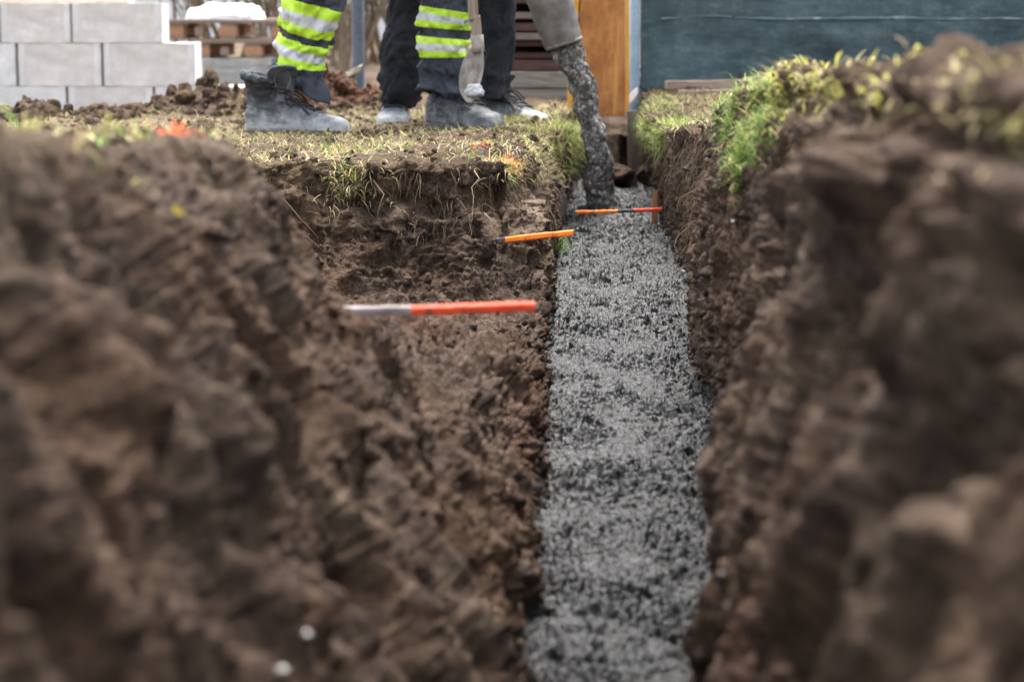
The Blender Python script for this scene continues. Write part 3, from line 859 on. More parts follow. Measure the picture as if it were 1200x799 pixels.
# ---------------------------------------------------------------- pump hose and pouring concrete
YH = 6.45
bmh = None
hose_root = empty('concrete_hose', W(661, 50, YH)); o0 = hose_root.location.copy()
tag(hose_root, 'thick grey mud coated hose end pouring concrete into the trench', 'hose')
e0 = W(661, 52, YH); e1 = W(643, -4, YH)
up = (e1 - e0)
pth = spline([e0 - o0, e1 - o0, e1 + up * 2 - o0, e1 + up * 5.5 + Vector((-.05, .1, .1)) - o0, e1 + up * 9 + Vector((-.6, .3, .9)) - o0,
              e1 + Vector((-1.2, 1.0, 3.2)) - o0], 90)
r0 = np.interp(np.linspace(0, 1, 90), [0, .03, .2, 1], [.052, .055, .064, .064])
V, Fq = tube_arrays([pth], [r0], 40)
# slurry crusts on the rubber
tt = fbm(V * 14, 4, 700); V = V + (V - np.repeat(pth, 40, 0)) * (.05 * tt + .05 * sstep(.2, .6, fbm(V * 30, 3, 701)))[:, None]
np_mesh('hose_body', V, Fq, M['hose'], True, parent=hose_root)
V, Fq = tube_arrays([pth[:12] + np.array([0, 0, .001])], [r0[:12] * .86], 40)
np_mesh('hose_lining', V, Fq[:, ::-1], M['pipe_dark'], True, parent=hose_root)
ring = []
d0 = Vector(pth[1] - pth[0]).normalized()
a_ = d0.cross(Vector((0, 1, 0))).normalized(); b_ = d0.cross(a_)
bmr = bmesh.new(); vr = []
for i in range(40):
    an = i * PI / 20; dr_ = a_ * math.cos(an) + b_ * math.sin(an)
    vr.append([bmr.verts.new(Vector(pth[0]) + dr_ * rr + d0 * hh) for rr, hh in ((.045, .004), (.0455, -.004), (.0535, -.005), (.0545, .005))])
for i in range(40):
    A_, B_ = vr[i], vr[(i + 1) % 40]
    for k in range(4): bmr.faces.new([A_[k], A_[(k + 1) % 4], B_[(k + 1) % 4], B_[k]])
bm_obj('hose_rim', bmr, M['hose'], hose_root, smooth=True)
sp = [(656, 30, .036), (664, 52, .040), (674, 80, .043), (684, 112, .038), (691, 138, .034), (697, 165, .037), (702, 195, .040), (706, 228, .043), (709, 262, .046)]
sp = [(W(a, b, YH), r) for a, b, r in sp]
ns, sd = 260, 90
pc = spline([list(a) for a, r in sp], ns); rc = .90 * np.interp(np.linspace(0, len(sp) - 1, ns), range(len(sp)), [r for a, r in sp])
V, Fq = tube_arrays([pc], [rc], sd)
cen = np.repeat(pc, sd, 0); rad = V - cen
q = V * [1, 1, .55]
ts = .34 * fbm(q * [20, 20, 16], 3, 710) + .45 * (.6 - worley(q * 48 + .4 * fbm(q * 20, 2, 712)[:, None], 711)) + .14 * (.5 - worley(q * 100, 713))
fz = np.interp(cen[:, 2], [.0, .12, .25, .5], [.45, .8, 1.0, .95])
V = cen + rad * (1 + ts * fz)[:, None]
V[:, 0] += .012 * vnoise(np.stack([0 * V[:, 2], 0 * V[:, 2], V[:, 2] * 14], 1), 720)
st = np_mesh('concrete_stream', V, Fq, M['slurry'])
tag(st, 'lumpy grey stream of concrete falling from the hose into the trench', 'concrete')

# ---------------------------------------------------------------- concrete block wall on the left
YB = 12.3
def block(px0, px1, py0, py1, Yc, mat, label, name='concrete_block', cat='block', group='grey concrete blocks stacked in a wall', depth=.25, hollow=True):
    a = W(px0, py0, Yc); b = W(px1, py1, Yc)
    bm = bmesh.new(); w, h = b.x - a.x + .0025, a.z - b.z + .0045
    # body with mortar pockets at both ends (vertical grooves) and chipped arrises
    box(bm, (0, depth / 2, 0), (w, depth, h), .003, cuts=5, rough=.0016)
    o = bm_obj(name, bm, mat); o.location = ((a.x + b.x) / 2, Yc, (a.z + b.z) / 2)
    if name == 'concrete_block' and w > .2:
        for sx in (-1, 1):
            g = bmesh.new(); box(g, (sx * (w / 2 - .022), -.0015, 0), (.030, .003, h * .97), .001)
            bm_obj('end_rib', g, M['block'], o)
    tag(o, label, cat, group); return o
B, BW = M['block'], M['block_warm']
block(-60, -1, 5, 50.5, YB, B, 'grey block cut by the photo edge, left end of the top row')
block(0, 83, 5, 50.5, YB, BW, 'warm grey block, left one of the two full blocks in the top row')
block(84, 190, 5, 50.5, YB, BW, 'warm grey block at the right end of the top row')
block(-90, 19, 52, 101.5, YB, B, 'light grey block at the left photo edge in the middle row')
block(21, 119, 52, 101.5, YB, BW, 'warm grey block in the middle of the second row')
block(121, 229, 52, 101.5, YB, BW, 'warm grey block at the right end of the second row')
block(-30, 78, 103, 156, YB, B, 'pale grey block, left end of the lowest row')
block(80, 180, 103, 156, YB, BW, 'warm grey block, second in the lowest row')
block(182, 288, 103, 156, YB, B, 'pale grey block at the right end of the lowest row behind the soil heap')
for k, (a, b) in enumerate(((-140, -31),)):
    block(a, b, 103, 156, YB, B, 'block outside the left photo edge in the lowest row')
# pale plank lying on top of the wall
a = W(-60, 0, YB); bm = bmesh.new(); L = W(150, 0, YB).x - a.x
box(bm, (L / 2, .11, 0), (L, .18, .022), .002, cuts=4, rough=.001)
o = bm_obj('cover_board', bm, simple('cream_board', (.62, .50, .38), (.78, .66, .54), .8, 8, .002)); o.location = W(-60, 3.0, YB) + Vector((0, 0, .0))
tag(o, 'cream coloured board lying on top of the block wall', 'board')

# pallets behind
def pallet(px0, py0, py1, Yc, label, rz=.02, wdt=.80):
    a = W(px0, py1, Yc); h = W(px0, py0, Yc).z - a.z
    root = empty('wooden_pallet', a, rz); tag(root, label, 'pallet', 'two stacked wooden pallets')
    D = 1.2; t1 = .022; hb = h - 3 * t1 - .004
    for i in range(5):
        y = .05 + i * (D - .1) / 4
        bm = bmesh.new(); box(bm, (wdt / 2, y, h - t1 / 2), (wdt, .12 if i in (0, 2, 4) else .1, t1), .002, cuts=3, rough=.001)
        bm_obj('deck_board', bm, M['pallet'], root)
    for x in (.06, wdt / 2, wdt - .06):
        bm = bmesh.new(); box(bm, (x, D / 2, h - t1 * 1.5 - .001), (.10, D, t1), .002)
        bm_obj('stringer', bm, M['pallet'], root)
        bm = bmesh.new(); box(bm, (x, D / 2, t1 / 2), (.10, D, t1), .002)
        bm_obj('bottom_board', bm, M['pallet'], root)
        for y in (.06, D / 2, D - .06):
            bm = bmesh.new(); box(bm, (x, y, t1 + hb / 2 + .001), (.12 if x == wdt / 2 else .10, .12, hb), .004, rough=.002)
            bm_obj('spacer_block', bm, M['pallet_end'], root)
    for x in (.21, wdt - .22):
        bm = bmesh.new(); box(bm, (x, .06, t1 + hb / 2 + .001), (.06, .10, hb), .004)
        bm_obj('spacer_block', bm, M['pallet'], root)
    return root
pallet(196, 24, 47, 15.2, 'upper wooden pallet under the white sheet')
pallet(226, 47.5, 70, 15.1, 'lower wooden pallet resting on grey slabs', -.02)
for i in range(4):
    y1 = 70.5 + i * 8.2
    block(228 + i % 2 * 3, 318 - i % 3 * 4, y1, y1 + 7.4, 15.0, M['slab'],
          ['top grey slab directly under the pallets', 'second grey slab under the pallets', 'third grey slab under the pallets', 'lowest grey slab under the pallets'][i],
          'paving_slab', 'slab', 'grey slabs stacked under the pallets', .5)
for i in range(3):
    block(232, 312, 103.5 + i * 13, 115.5 + i * 13, 15.0, M['slab'],
          ['grey base slab just below the slab stack', 'middle grey base slab of the pallet stack', 'bottom grey base slab on the ground behind the blocks'][i],
          'paving_slab', 'slab', 'grey slabs stacked under the pallets', .5)
# white sheet bundle on the pallets
bm = bmesh.new(); bmesh.ops.create_icosphere(bm, subdivisions=5, radius=1)
co = np.array([v.co[:] for v in bm.verts]); f = fbm(co * 2.2, 4, 800)
for v, k in zip(bm.verts, f):
    c = v.co.copy(); z = max(c.z, -.25); 
    sx = math.copysign(abs(c.x) ** .7, c.x); sy = math.copysign(abs(c.y) ** .7, c.y)
    v.co = Vector((sx * .26 * (1 + .08 * k), sy * .35 * (1 + .08 * k), z * .085 * (1 + .35 * k)))
o = bm_obj('plastic_sheet', bm, M['plastic'], smooth=True); o.location = W(262, 21, 15.6) + Vector((0, .1, .0))
tag(o, 'bundled white plastic sheet lying on top of the pallets', 'sheet')

# steel post, stump
def post(name, label, px, py, Yc, r, top, mat, cat='post'):
    b = W(px, py, Yc); root = empty(name, b); tag(root, label, cat)
    tube('post_tube', [(0, 0, -.3), (0, 0, 0), (0, 0, 1), (0, 0, top)], r, mat, root, 20)
    tube('cap', [(0, 0, top), (0, 0, top + .012)], r * 1.12, mat, root, 20)
    tube('clamp', [(0, 0, top * .35), (0, 0, top * .35 + .05)], r * 1.15, mat, root, 20)
    return root
post('steel_post', 'blue grey steel post standing between the workers legs', 420.5, 128, 11.3, .031, 2.2, M['post'])
c = W(408, 122, 10.4)
st_root = empty('tree_stump', c); tag(st_root, 'pale sawn stump with a slanted top beside the steel post', 'stump')
bm = bmesh.new(); n1 = 20; rings = []
for z, r in ((-.1, .05), (0, .046), (.06, .040), (.12, .038)):
    rings.append([bm.verts.new((r * math.cos(i * 2 * PI / n1) * (1 + .08 * math.sin(3 * i)), r * math.sin(i * 2 * PI / n1), z + (.02 * math.cos(i * 2 * PI / n1) if z > .1 else 0))) for i in range(n1)])
for A_, B_ in zip(rings, rings[1:]):
    for i in range(n1): bm.faces.new([A_[i], A_[(i + 1) % n1], B_[(i + 1) % n1], B_[i]])
bm_obj('trunk', bm, M['bark'], st_root, smooth=True)
bm = bmesh.new(); vv = [bm.verts.new((.056 * math.cos(i * 2 * PI / n1) * (1 + .1 * math.sin(4 * i)), .05 * math.sin(i * 2 * PI / n1), .122 + .025 * math.cos(i * 2 * PI / n1))) for i in range(n1)]
f = bm.faces.new(vv); r_ = bmesh.ops.extrude_face_region(bm, geom=[f])
for v in [g for g in r_['geom'] if isinstance(g, bmesh.types.BMVert)]: v.co.z += .028; v.co.x += .01
bm_obj('cut_top', bm, M['palewood'], st_root)
bm = bmesh.new(); box(bm, (.012, -.045, .035), (.026, .02, .15), .005, rough=.003, cuts=3); bm_obj('split_slab', bm, M['palewood'], st_root)

# ---------------------------------------------------------------- timber stack behind the second worker
YT = 9.9
rowsT = [(-14, -6, 540, 700, 'timber_grey'), (-3, 5, 590, 702, 'timber_brown'), (15.5, 23, 597, 700, 'timber_grey'), (28, 37, 575, 690, 'timber_brown'), (39.5, 47, 590, 690, 'timber_grey'),
         (48, 55, 585, 688, 'timber_brown'), (63, 69, 590, 688, 'timber_brown'), (71, 83.5, 580, 688, 'timber_brown')]
lbs = ['topmost grey plank of the timber stack', 'brown plank just below the top of the timber stack', 'upper pale grey plank behind the hose', 'dark brown plank behind the black trousers, fourth from the top',
       'grey plank in the middle of the timber stack', 'narrow reddish plank below the grey middle one', 'thin reddish plank above the widest one', 'widest reddish brown plank right above the pale beams']
for (y0, y1, x0, x1, mt), lb_ in zip(rowsT, lbs):
    a, b = W(x0, y0, YT), W(x1, y1, YT); bm = bmesh.new()
    w, h = b.x - a.x, a.z - b.z
    box(bm, (w / 2, .3, 0), (w, .6, h), .003, cuts=4, rough=.0015)
    o = bm_obj('timber_plank', bm, M[mt]); o.location = (a.x, YT + random.uniform(-.02, .03), (a.z + b.z) / 2)
    tag(o, lb_, 'plank', 'planks stacked behind the worker in black')
for k, (y0, y1, x0, x1, lb_) in enumerate(((85.5, 104, 593, 668, 'upper pale weathered beam under the brown planks'), (105.5, 117, 593, 670, 'middle pale weathered beam under the brown planks'), (118, 134, 590, 668, 'lowest pale beam lying on the soil under the stack'))):
    a, b = W(x0, y0, YT - .1), W(x1, y1, YT - .1); bm = bmesh.new(); w, h = b.x - a.x, a.z - b.z
    box(bm, (w / 2, .3, 0), (w, .6, h), .006, cuts=4, rough=.002)
    o = bm_obj('wooden_beam', bm, M['timber_pale']); o.location = (a.x, YT - .1, (a.z + b.z) / 2); tag(o, lb_, 'beam', 'pale beams under the timber stack')
for k, (x0, x1) in enumerate(((560, 582), (680, 694))):      # bearers that keep the planks apart
    a, b = W(x0, -5, YT + .1), W(x1, 135, YT + .1); bm = bmesh.new()
    box(bm, ((b.x - a.x) / 2, .3, 0), (b.x - a.x, .08, a.z - b.z), .003)
    o = bm_obj('upright_bearer', bm, M['timber_brown']); o.location = (a.x, YT + .1, (a.z + b.z) / 2)
    tag(o, ['dark upright bearer at the left side of the timber stack', 'dark upright bearer at the right side of the timber stack, by the orange board'][k], 'post')
M['dark_gap'] = wood_material('dark_wet_timber', (.02, .012, .01), (.05, .03, .025), 0)  # painted shade: near-black backing that fills the gaps between the planks
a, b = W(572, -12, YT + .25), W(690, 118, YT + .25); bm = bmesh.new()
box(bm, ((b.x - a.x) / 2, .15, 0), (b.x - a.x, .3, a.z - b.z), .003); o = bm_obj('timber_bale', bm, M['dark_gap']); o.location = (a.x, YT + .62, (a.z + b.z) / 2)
tag(o, 'dark wet timber bale seen between the planks', 'timber')

# ---------------------------------------------------------------- orange formwork board
def form_mat():
    t = NT('orange_formwork', .6, .3)
    f = t.noise(13, 6, .75, (1, 1, .6)); g = t.noise(4, 3, .6, (6, 6, .5)); s = t.noise(16, 4, .8)
    c = t.ramp(f, [(.32, (.21, .075, .02)), (.5, (.36, .14, .038)), (.68, (.54, .25, .075))])
    c = t.mix(t.ramp(g, [(.55, 0.0), (.68, .8)]), c, (.55, .27, .07))
    c = t.mix(t.ramp(s, [(.62, 0.0), (.75, .5)]), c, (.35, .2, .12))
    t.col(c); t.bump(f, .3, .002); return t.m
M['form'] = form_mat()
M['form_edge'] = simple('bright_orange_edge', (.50, .22, .03), (.66, .33, .05), .6, 14, .002)
YO = 8.35
root = empty('formwork_board', W(700, 137, YO)); tag(root, 'worn orange formwork board standing upright behind the hose', 'board')
ro = root.location
def quad_slab(pts, Yc, th, mat, name, parent):
    bm = bmesh.new(); fr = [bm.verts.new(W(a, b, Yc) - ro) for a, b in pts]; bk = [bm.verts.new(v.co + Vector((0, th, 0))) for v in fr]
    bm.faces.new(fr); bm.faces.new(bk[::-1])
    for i in range(len(fr)): bm.faces.new([fr[i], bk[i], bk[(i + 1) % len(fr)], fr[(i + 1) % len(fr)]])
    bmesh.ops.bevel(bm, geom=bm.edges[:], offset=.002, segments=1, affect='EDGES')
    return bm_obj(name, bm, mat, parent)
quad_slab([(688, -130), (732, -130), (732, 137), (672, 137)], YO, .021, M['form'], 'panel', root)
quad_slab([(679.5, -130), (687, -130), (670.5, 130), (664.5, 130)], YO - .006, .04, M['form_edge'], 'edge_batten', root)
quad_slab([(732.8, -130), (737.5, -130), (737.5, 124), (732.8, 136)], YO - .006, .04, M['form_edge'], 'edge_batten', root)

# ---------------------------------------------------------------- fence with dark screen
YF = 9.4
def screen_mat():
    t = NT('dark_teal_screen', .75, .3)
    f = t.noise(5, 8, .78, (.7, 1, 1.5)); g = t.noise(60, 3, .6, (.15, 1, 1)); h = t.noise(60, 3, .6, (1, 1, .15))
    c = t.ramp(f, [(.34, (.024, .045, .050)), (.48, (.052, .086, .095)), (.60, (.092, .135, .145)), (.74, (.19, .24, .25))])
    c = t.mix(.35, c, t.ramp(g, [(.3, .55), (.7, 1.0)]), 'MULTIPLY'); c = t.mix(.35, c, t.ramp(h, [(.3, .55), (.7, 1.0)]), 'MULTIPLY')
    t.col(c); t.bump(f, .5, .02); return t.m
M['screen'] = screen_mat()
M['hem'] = simple('worn_white_hem', (.10, .15, .17), (.34, .40, .42), .8, 14, .001, lo=.5, hi=.72)
fr = empty('screened_fence', W(752, 108, YF)); fo = fr.location.copy()
tag(fr, 'site fence covered with dark blue green privacy screen', 'fence')
xa, xb = W(750, 100, YF).x, W(1500, 100, YF).x
nx, nz = 220, 60; xs = np.linspace(xa, xb, nx); us = np.linspace(0, 1, nz)
GXs, US = np.meshgrid(xs, us, indexing='ij')
PXs = np.interp(xs, [W(q, 90, YF).x for q in (750, 840, 870, 900, 960, 1000, 1100, 1500)], [108, 104, 92, 86, 82, 83, 88, 90])
zb = np.array([W(700, q, YF).z for q in PXs])
GZs = zb[:, None] * (1 - US) + 2.05 * US
qq = np.stack([GXs.ravel(), 0 * GXs.ravel(), GZs.ravel()], 1)
GYs = YF + .022 * fbm(qq * [1.5, 1, 3], 3, 900).reshape(nx, nz) + .010 * fbm(qq * [14, 1, 3], 2, 901).reshape(nx, nz) - .03 * np.exp(-US * 14) * (1 + fbm(qq * [4, 1, 1], 2, 903).reshape(nx, nz))
V = np.stack([GXs, GYs, GZs], -1).reshape(-1, 3) - np.array(fo)
si = np.arange(nx * nz).reshape(nx, nz); SF = np.stack([si[:-1, :-1], si[1:, :-1], si[1:, 1:], si[:-1, 1:]], -1).reshape(-1, 4)
sc_ = np_mesh('privacy_screen', V, SF, M['screen'], True, parent=fr)
md = sc_.modifiers.new('thick', 'SOLIDIFY'); md.thickness = .003
def strip(name, pyf, hgt, x0, x1, mat):
    xs_ = np.linspace(x0, x1, 160); z = np.array([W(700, pyf, YF).z] * 160) + .016 * vnoise(np.stack([xs_ * 3, xs_ * 0, xs_ * 0], 1), 905)
    yy = np.interp(xs_, xs, YF + .0 * xs) - .004
    # follow the screen surface
    row = np.array([GYs[np.abs(xs - x).argmin(), np.abs(GZs[np.abs(xs - x).argmin()] - zz).argmin()] for x, zz in zip(xs_, z)]) - .005
    hh = hgt * np.clip(.7 + 1.6 * vnoise(np.stack([xs_ * 6, xs_ * 0, xs_ * 0], 1), 906), .12, 2)
    V = np.concatenate([np.stack([xs_, row, z - hh], 1), np.stack([xs_, row, z + hh], 1)]) - np.array(fo)
    i = np.arange(159); return np_mesh(name, V, np.stack([i, i + 1, i + 161, i + 160], 1), mat, True, parent=fr)
s1 = strip('white_seam', 22.5, .007, W(862, 0, YF).x, xb, M['hem']); s1.modifiers.new('thick', 'SOLIDIFY').thickness = .001
s2 = strip('white_seam', 22, .005, W(775, 0, YF).x, W(858, 0, YF).x, M['hem']); s2.modifiers.new('thick', 'SOLIDIFY').thickness = .001
M['fpost'] = simple('pale_blue_post', (.17, .25, .32), (.28, .37, .44), .5, 12, .001, .4)
for px in (743.5, 1330):
    b_ = W(px, 104, YF - .05) - fo
    tube('fence_post', [b_ + Vector((0, 0, -.25)), b_, b_ + Vector((0, 0, 2.1))], .020, M['fpost'], fr, 16)
for pz in (.34, 1.2, 2.06):
    tube('fence_rail', [Vector((xa - .0, YF + .05, pz)) - fo, Vector((xb, YF + .05, pz)) - fo], .014, M['fpost'], fr, 10)
# white tape end at the foot of the post
bm = bmesh.new(); quad = [(735, 117), (741, 108), (747, 103), (747.5, 110), (741, 119), (735, 124)]
vv = [bm.verts.new(W(a, b, 8.5)) for a, b in quad]; f = bm.faces.new(vv); r_ = bmesh.ops.extrude_face_region(bm, geom=[f])
for v in [g for g in r_['geom'] if isinstance(g, bmesh.types.BMVert)]: v.co.y += .01
o = bm_obj('white_bracket', bm, M['plastic']); tag(o, 'small white plastic bracket at the foot of the fence post', 'bracket')
# boards lying in front of the fence
for (x0, x1, yt, yb_, Yc, lb_) in ((782, 900, 96.5, 106.5, 9.0, 'thick pale board lying along the foot of the screened fence'),
                                  (797, 872, 107.5, 113.5, 8.85, 'thin pale board lying in front of the thick one by the fence')):
    a, b = W(x0, yt, Yc), W(x1, yb_, Yc); bm = bmesh.new(); w, h = b.x - a.x, a.z - b.z
    box(bm, (w / 2, .05, 0), (w, .12, h), .006, cuts=6, rough=.003)
    o = bm_obj('lying_board', bm, M['log']); o.location = (a.x, Yc, (a.z + b.z) / 2); o.rotation_euler = (0, -.012, .01)
    tag(o, lb_, 'board')

# ---------------------------------------------------------------- far background: bare trees and, for bright gaps, an added pale house
def bare_tree(px, Yc, h, label, seed, stems=5):
    rr = random.Random(seed); b = Vector((PXW(px, -.12, Yc), Yc, -.12))
    root = empty('bare_tree', b); tag(root, label, 'tree', 'leafless trees and shrubs behind the site')
    tp, tr, bp, br = [], [], [], []
    def grow(p0, d, l, r, dep):
        pts = [p0]; dd = d.copy()
        for i in range(5):
            dd = (dd + Vector((rr.uniform(-.22, .22), rr.uniform(-.22, .22), rr.uniform(-.02, .16)))).normalized()
            pts.append(pts[-1] + dd * l / 5)
        (tp if dep == 0 else bp).append([list(q) for q in pts]); (tr if dep == 0 else br).append(np.linspace(r, r * .5, 6))
        if dep < 3:
            for k in range(5 if dep < 2 else 3):
                i = rr.choice([1, 2, 3, 4, 5]); nd = (dd + Vector((rr.uniform(-1, 1), rr.uniform(-1, 1), rr.uniform(-.1, .7)))).normalized()
                grow(pts[i], nd, l * rr.uniform(.45, .65), r * .45, dep + 1)
    for s in range(stems):
        grow(Vector((rr.uniform(-.5, .5), rr.uniform(-.4, .4), -.1)), Vector((rr.uniform(-.3, .3), rr.uniform(-.3, .3), 1)).normalized(), h * rr.uniform(.5, .8), .035 * rr.uniform(.6, 1.2), 0)
    V, Fq = tube_arrays([np.array(a) for a in tp], tr, 6); np_mesh('trunk', V, Fq, M['bark'], True, parent=root)
    V, Fq = tube_arrays([np.array(a) for a in bp], br, 3); np_mesh('crown', V, Fq, M['bark'], True, parent=root)
tl = [(300, 24, 'leafless shrub seen left of the raised trouser leg'), (372, 22, 'leafless shrub just right of the striped leg'), (400, 25, 'bare shrub left of the steel post'),
      (436, 21, 'bare shrub between the steel post and the black trousers'), (462, 26, 'bare shrub partly behind the black trousers'), (215, 27, 'bare shrub beyond the white sheet'), (500, 24, 'bare shrub hidden mostly by the second striped leg'),
      (345, 28, 'distant bare shrub straight behind the striped leg'), (420, 30, 'most distant bare shrub behind the steel post')]
for i, (px, Yc, lb_) in enumerate(tl): bare_tree(px, Yc, 3.6, lb_, i, 7)
M['render'] = simple('white_render', (.62, .62, .62), (.72, .72, .73), .9, 3, .002)
M['roof'] = simple('roof_tiles', (.10, .05, .04), (.17, .09, .07), .9, 4, .01)
M['glass'] = simple('window_glass', (.03, .04, .05), (.05, .06, .07), .1, 2, 0, .6)
hx = PXW(330, 0, 42); root = empty('house', (hx, 42, -.12)); tag(root, 'white rendered house far behind the bare shrubs', 'house')
bm = bmesh.new(); box(bm, (0, 4, 1.45), (13, 8, 3.1), .02); bm_obj('wall', bm, M['render'], root)
bm = bmesh.new()
pr = [(-6.9, -.4, 3.0), (6.9, -.4, 3.0), (6.9, 8.4, 3.0), (-6.9, 8.4, 3.0), (-6.9, 4, 5.6), (6.9, 4, 5.6)]
v = [bm.verts.new(q) for q in pr]
for f in ((0, 1, 5, 4), (2, 3, 4, 5), (1, 2, 5), (3, 0, 4), (3, 2, 1, 0)): bm.faces.new([v[i] for i in f])
bm_obj('roof', bm, M['roof'], root)
for x in (-5, -2.4, .6, 3.4, 5.3):
    bm = bmesh.new(); box(bm, (x, -.03, 1.5), (1.1, .08, 1.3), .01); w_ = bm_obj('window', bm, M['plastic'], root)
    bm = bmesh.new(); box(bm, (x, -.075, 1.5), (.94, .02, 1.14), .004); bm_obj('pane', bm, M['glass'], w_)

# ---------------------------------------------------------------- boots
def bake(o, mods):
    for typ, kw in mods:
        m = o.modifiers.new('m', typ)
        for k, v in kw.items(): setattr(m, k, v)
    dg = bpy.context.evaluated_depsgraph_get(); dg.update()
    me = bpy.data.meshes.new_from_object(o.evaluated_get(dg)); o.modifiers.clear()
    mats = [m for m in o.data.materials]
    o.data = me
    for p in me.polygons: p.use_smooth = True
    return o
FX = [-.004, .004, .02, .05, .09, .13, .17, .205, .24, .27, .292, .303, .307]
FW = [.012, .026, .036, .039, .037, .038, .043, .049, .051, .047, .036, .022, .006]
FT = [.07, .098, .112, .12, .118, .112, .098, .080, .066, .061, .054, .042, .028]
def foot_top(x): return float(np.interp(x, FX, FT))
def foot_w(x): return float(np.interp(x, FX, FW))
def loft(bm, rings):
    R = [[bm.verts.new(q) for q in r] for r in rings]; k = len(R[0])
    for A_, B_ in zip(R, R[1:]):
        for i in range(k): bm.faces.new([A_[i], A_[(i + 1) % k], B_[(i + 1) % k], B_[i]])
    bm.faces.new(R[0][::-1]); bm.faces.new(R[-1])
def boot(parent, loc, rz, s=1.0, loose=True, mat=None, shaft=.168):
    """safety boot, heel at local x=0, toe along +x"""
    bt = bpy.data.objects.new('boot', None); COL.objects.link(bt); bt.empty_display_size = .05
    bt.parent = parent; bt.location = loc; bt.rotation_euler = (0, 0, rz); bt.scale = (s,) * 3
    mat = mat or M['boot']
    bm = bmesh.new(); K = 28; rings = []
    for x, w, tpz in zip(FX, FW, FT):
        r = []
        for i in range(K):
            a = 2 * PI * i / K; c, s_ = math.cos(a), math.sin(a); e = .62
            zc, hh = (tpz + .014) / 2, (tpz - .014) / 2
            r.append((x, math.copysign(abs(c) ** e, c) * w, zc + math.copysign(abs(s_) ** (.75 if s_ > 0 else .4), s_) * hh))
        rings.append(r)
    loft(bm, rings)
    rings = []
    for z, cx, rx, ry in ((.05, .062, .055, .036), (.09, .058, .057, .036), (.12, .056, .057, .038), (.15, .058, .060, .044), (shaft, .060, .064, .048)):
        rings.append([(cx + rx * math.cos(2 * PI * i / K), ry * math.sin(2 * PI * i / K), z + (.012 * -math.cos(2 * PI * i / K) if z > .11 else 0)) for i in range(K)])
    loft(bm, rings)
    up_ = bm_obj('upper', bm, mat, bt, smooth=True)
    bake(up_, [('REMESH', dict(mode='VOXEL', voxel_size=.0035)), ('SMOOTH', dict(iterations=4, factor=.5))])
    co = np.zeros(len(up_.data.vertices) * 3, np.float32); up_.data.vertices.foreach_get('co', co); co = co.reshape(-1, 3)
    nn = np.zeros_like(co); up_.data.vertices.foreach_get('normal', nn.ravel() if False else (tmp := np.zeros(co.size, np.float32))); nn = tmp.reshape(-1, 3)
    off = loc[0] * 7.0
    cre = fbm(co * [18, 18, 40] + off, 3, 950) * .0035 * sstep(.10, .17, co[:, 0] * -1 + .27)
    flex = .0022 * np.sin(co[:, 0] * 330 + 2 * fbm(co * 12, 2, 951)) * np.exp(-((co[:, 0] - .185) / .028) ** 2) * sstep(.04, .08, co[:, 2])
    shf = .004 * fbm(co * [14, 14, 30] + off, 3, 952) * sstep(.09, .13, co[:, 2])
    # panel seams: shallow grooves
    seam = -.0022 * np.exp(-((co[:, 0] - .215 - .35 * (co[:, 2] - .05)) / .003) ** 2) * sstep(.02, .03, co[:, 2])
    seam += -.0020 * np.exp(-((co[:, 2] - .085 + .25 * (co[:, 0] - .05)) / .003) ** 2) * sstep(.13, .10, co[:, 0])
    seam += -.0020 * np.exp(-((co[:, 0] - .075 - .5 * (co[:, 2] - .10)) / .003) ** 2) * sstep(.085, .095, co[:, 2])
    co += nn * (cre + flex + shf + seam)[:, None]
    up_.data.vertices.foreach_set('co', co.ravel()); up_.data.update()
    if not len(up_.data.materials): up_.data.materials.append(mat)
    # sole with lugs
    bm = bmesh.new(); rings = []; 
    out = []
    xs_ = list(np.linspace(-.006, .309, 34))
    for x in xs_: out.append((x, max(.004, foot_w(min(max(x, -.003), .306))) + .004))
    vt, vb = [], []
    top = [(x, w) for x, w in out] + [(x, -w) for x, w in out[::-1]]
    A_ = [bm.verts.new((x, y, .022)) for x, y in top]; B_ = [bm.verts.new((x * 1.0, y * .97, .006 + (.010 * max(0, (x - .25) / .06)) ** 1)) for x, y in top]
    k = len(top)
    for i in range(k): bm.faces.new([B_[i], B_[(i + 1) % k], A_[(i + 1) % k], A_[i]])
    bm.faces.new(A_); bm.faces.new(B_[::-1])
    for i in range(13):
        x = .012 + i * .0225
        if .085 < x < .125: continue
        for sy in (-1, 1):
            box(bm, (x, sy * (foot_w(x) * .72), .004), (.014, foot_w(x) * .62, .012), .001)
    bm_obj('sole', bm, M['sole'], bt)
    # toe cap overlay
    bm = bmesh.new(); rings = []
    for x in np.linspace(.228, .3075, 12):
        w, tz = foot_w(x) + .0022, foot_top(x) + .002; r = []
        for i in range(17):
            a = PI * i / 16; c, s_ = math.cos(a), math.sin(a)
            r.append((x, math.copysign(abs(c) ** .62, c) * w, .024 + abs(s_) ** .75 * (tz - .024)))
        rings.append(r)
    R = [[bm.verts.new(q) for q in r] for r in rings]
    for A2, B2 in zip(R, R[1:]):
        for i in range(16): bm.faces.new([A2[i], A2[i + 1], B2[i + 1], B2[i]])
    tc = bm_obj('toe_cap', bm, mat, bt, smooth=True)
    tc.modifiers.new('s', 'SUBSURF').levels = 1
    # padded collar: fat rolled rim, open to the front
    zc = shaft
    pts, rad_ = [], []
    for i in range(25):
        a = math.radians(52 + i * (256 / 24)); cc, ss = math.cos(a), math.sin(a)
        back = max(0, -cc)
        pts.append((.058 + .062 * cc, .050 * ss, zc + .010 * back - .012 * max(0, cc) + .003 * math.sin(i * 2.1)))
    V, Fq = tube_arrays([spline(pts, 70)], [np.interp(np.linspace(0, 1, 70), [0, .1, .5, .9, 1], [.006, .010, .013, .010, .006])], 14)
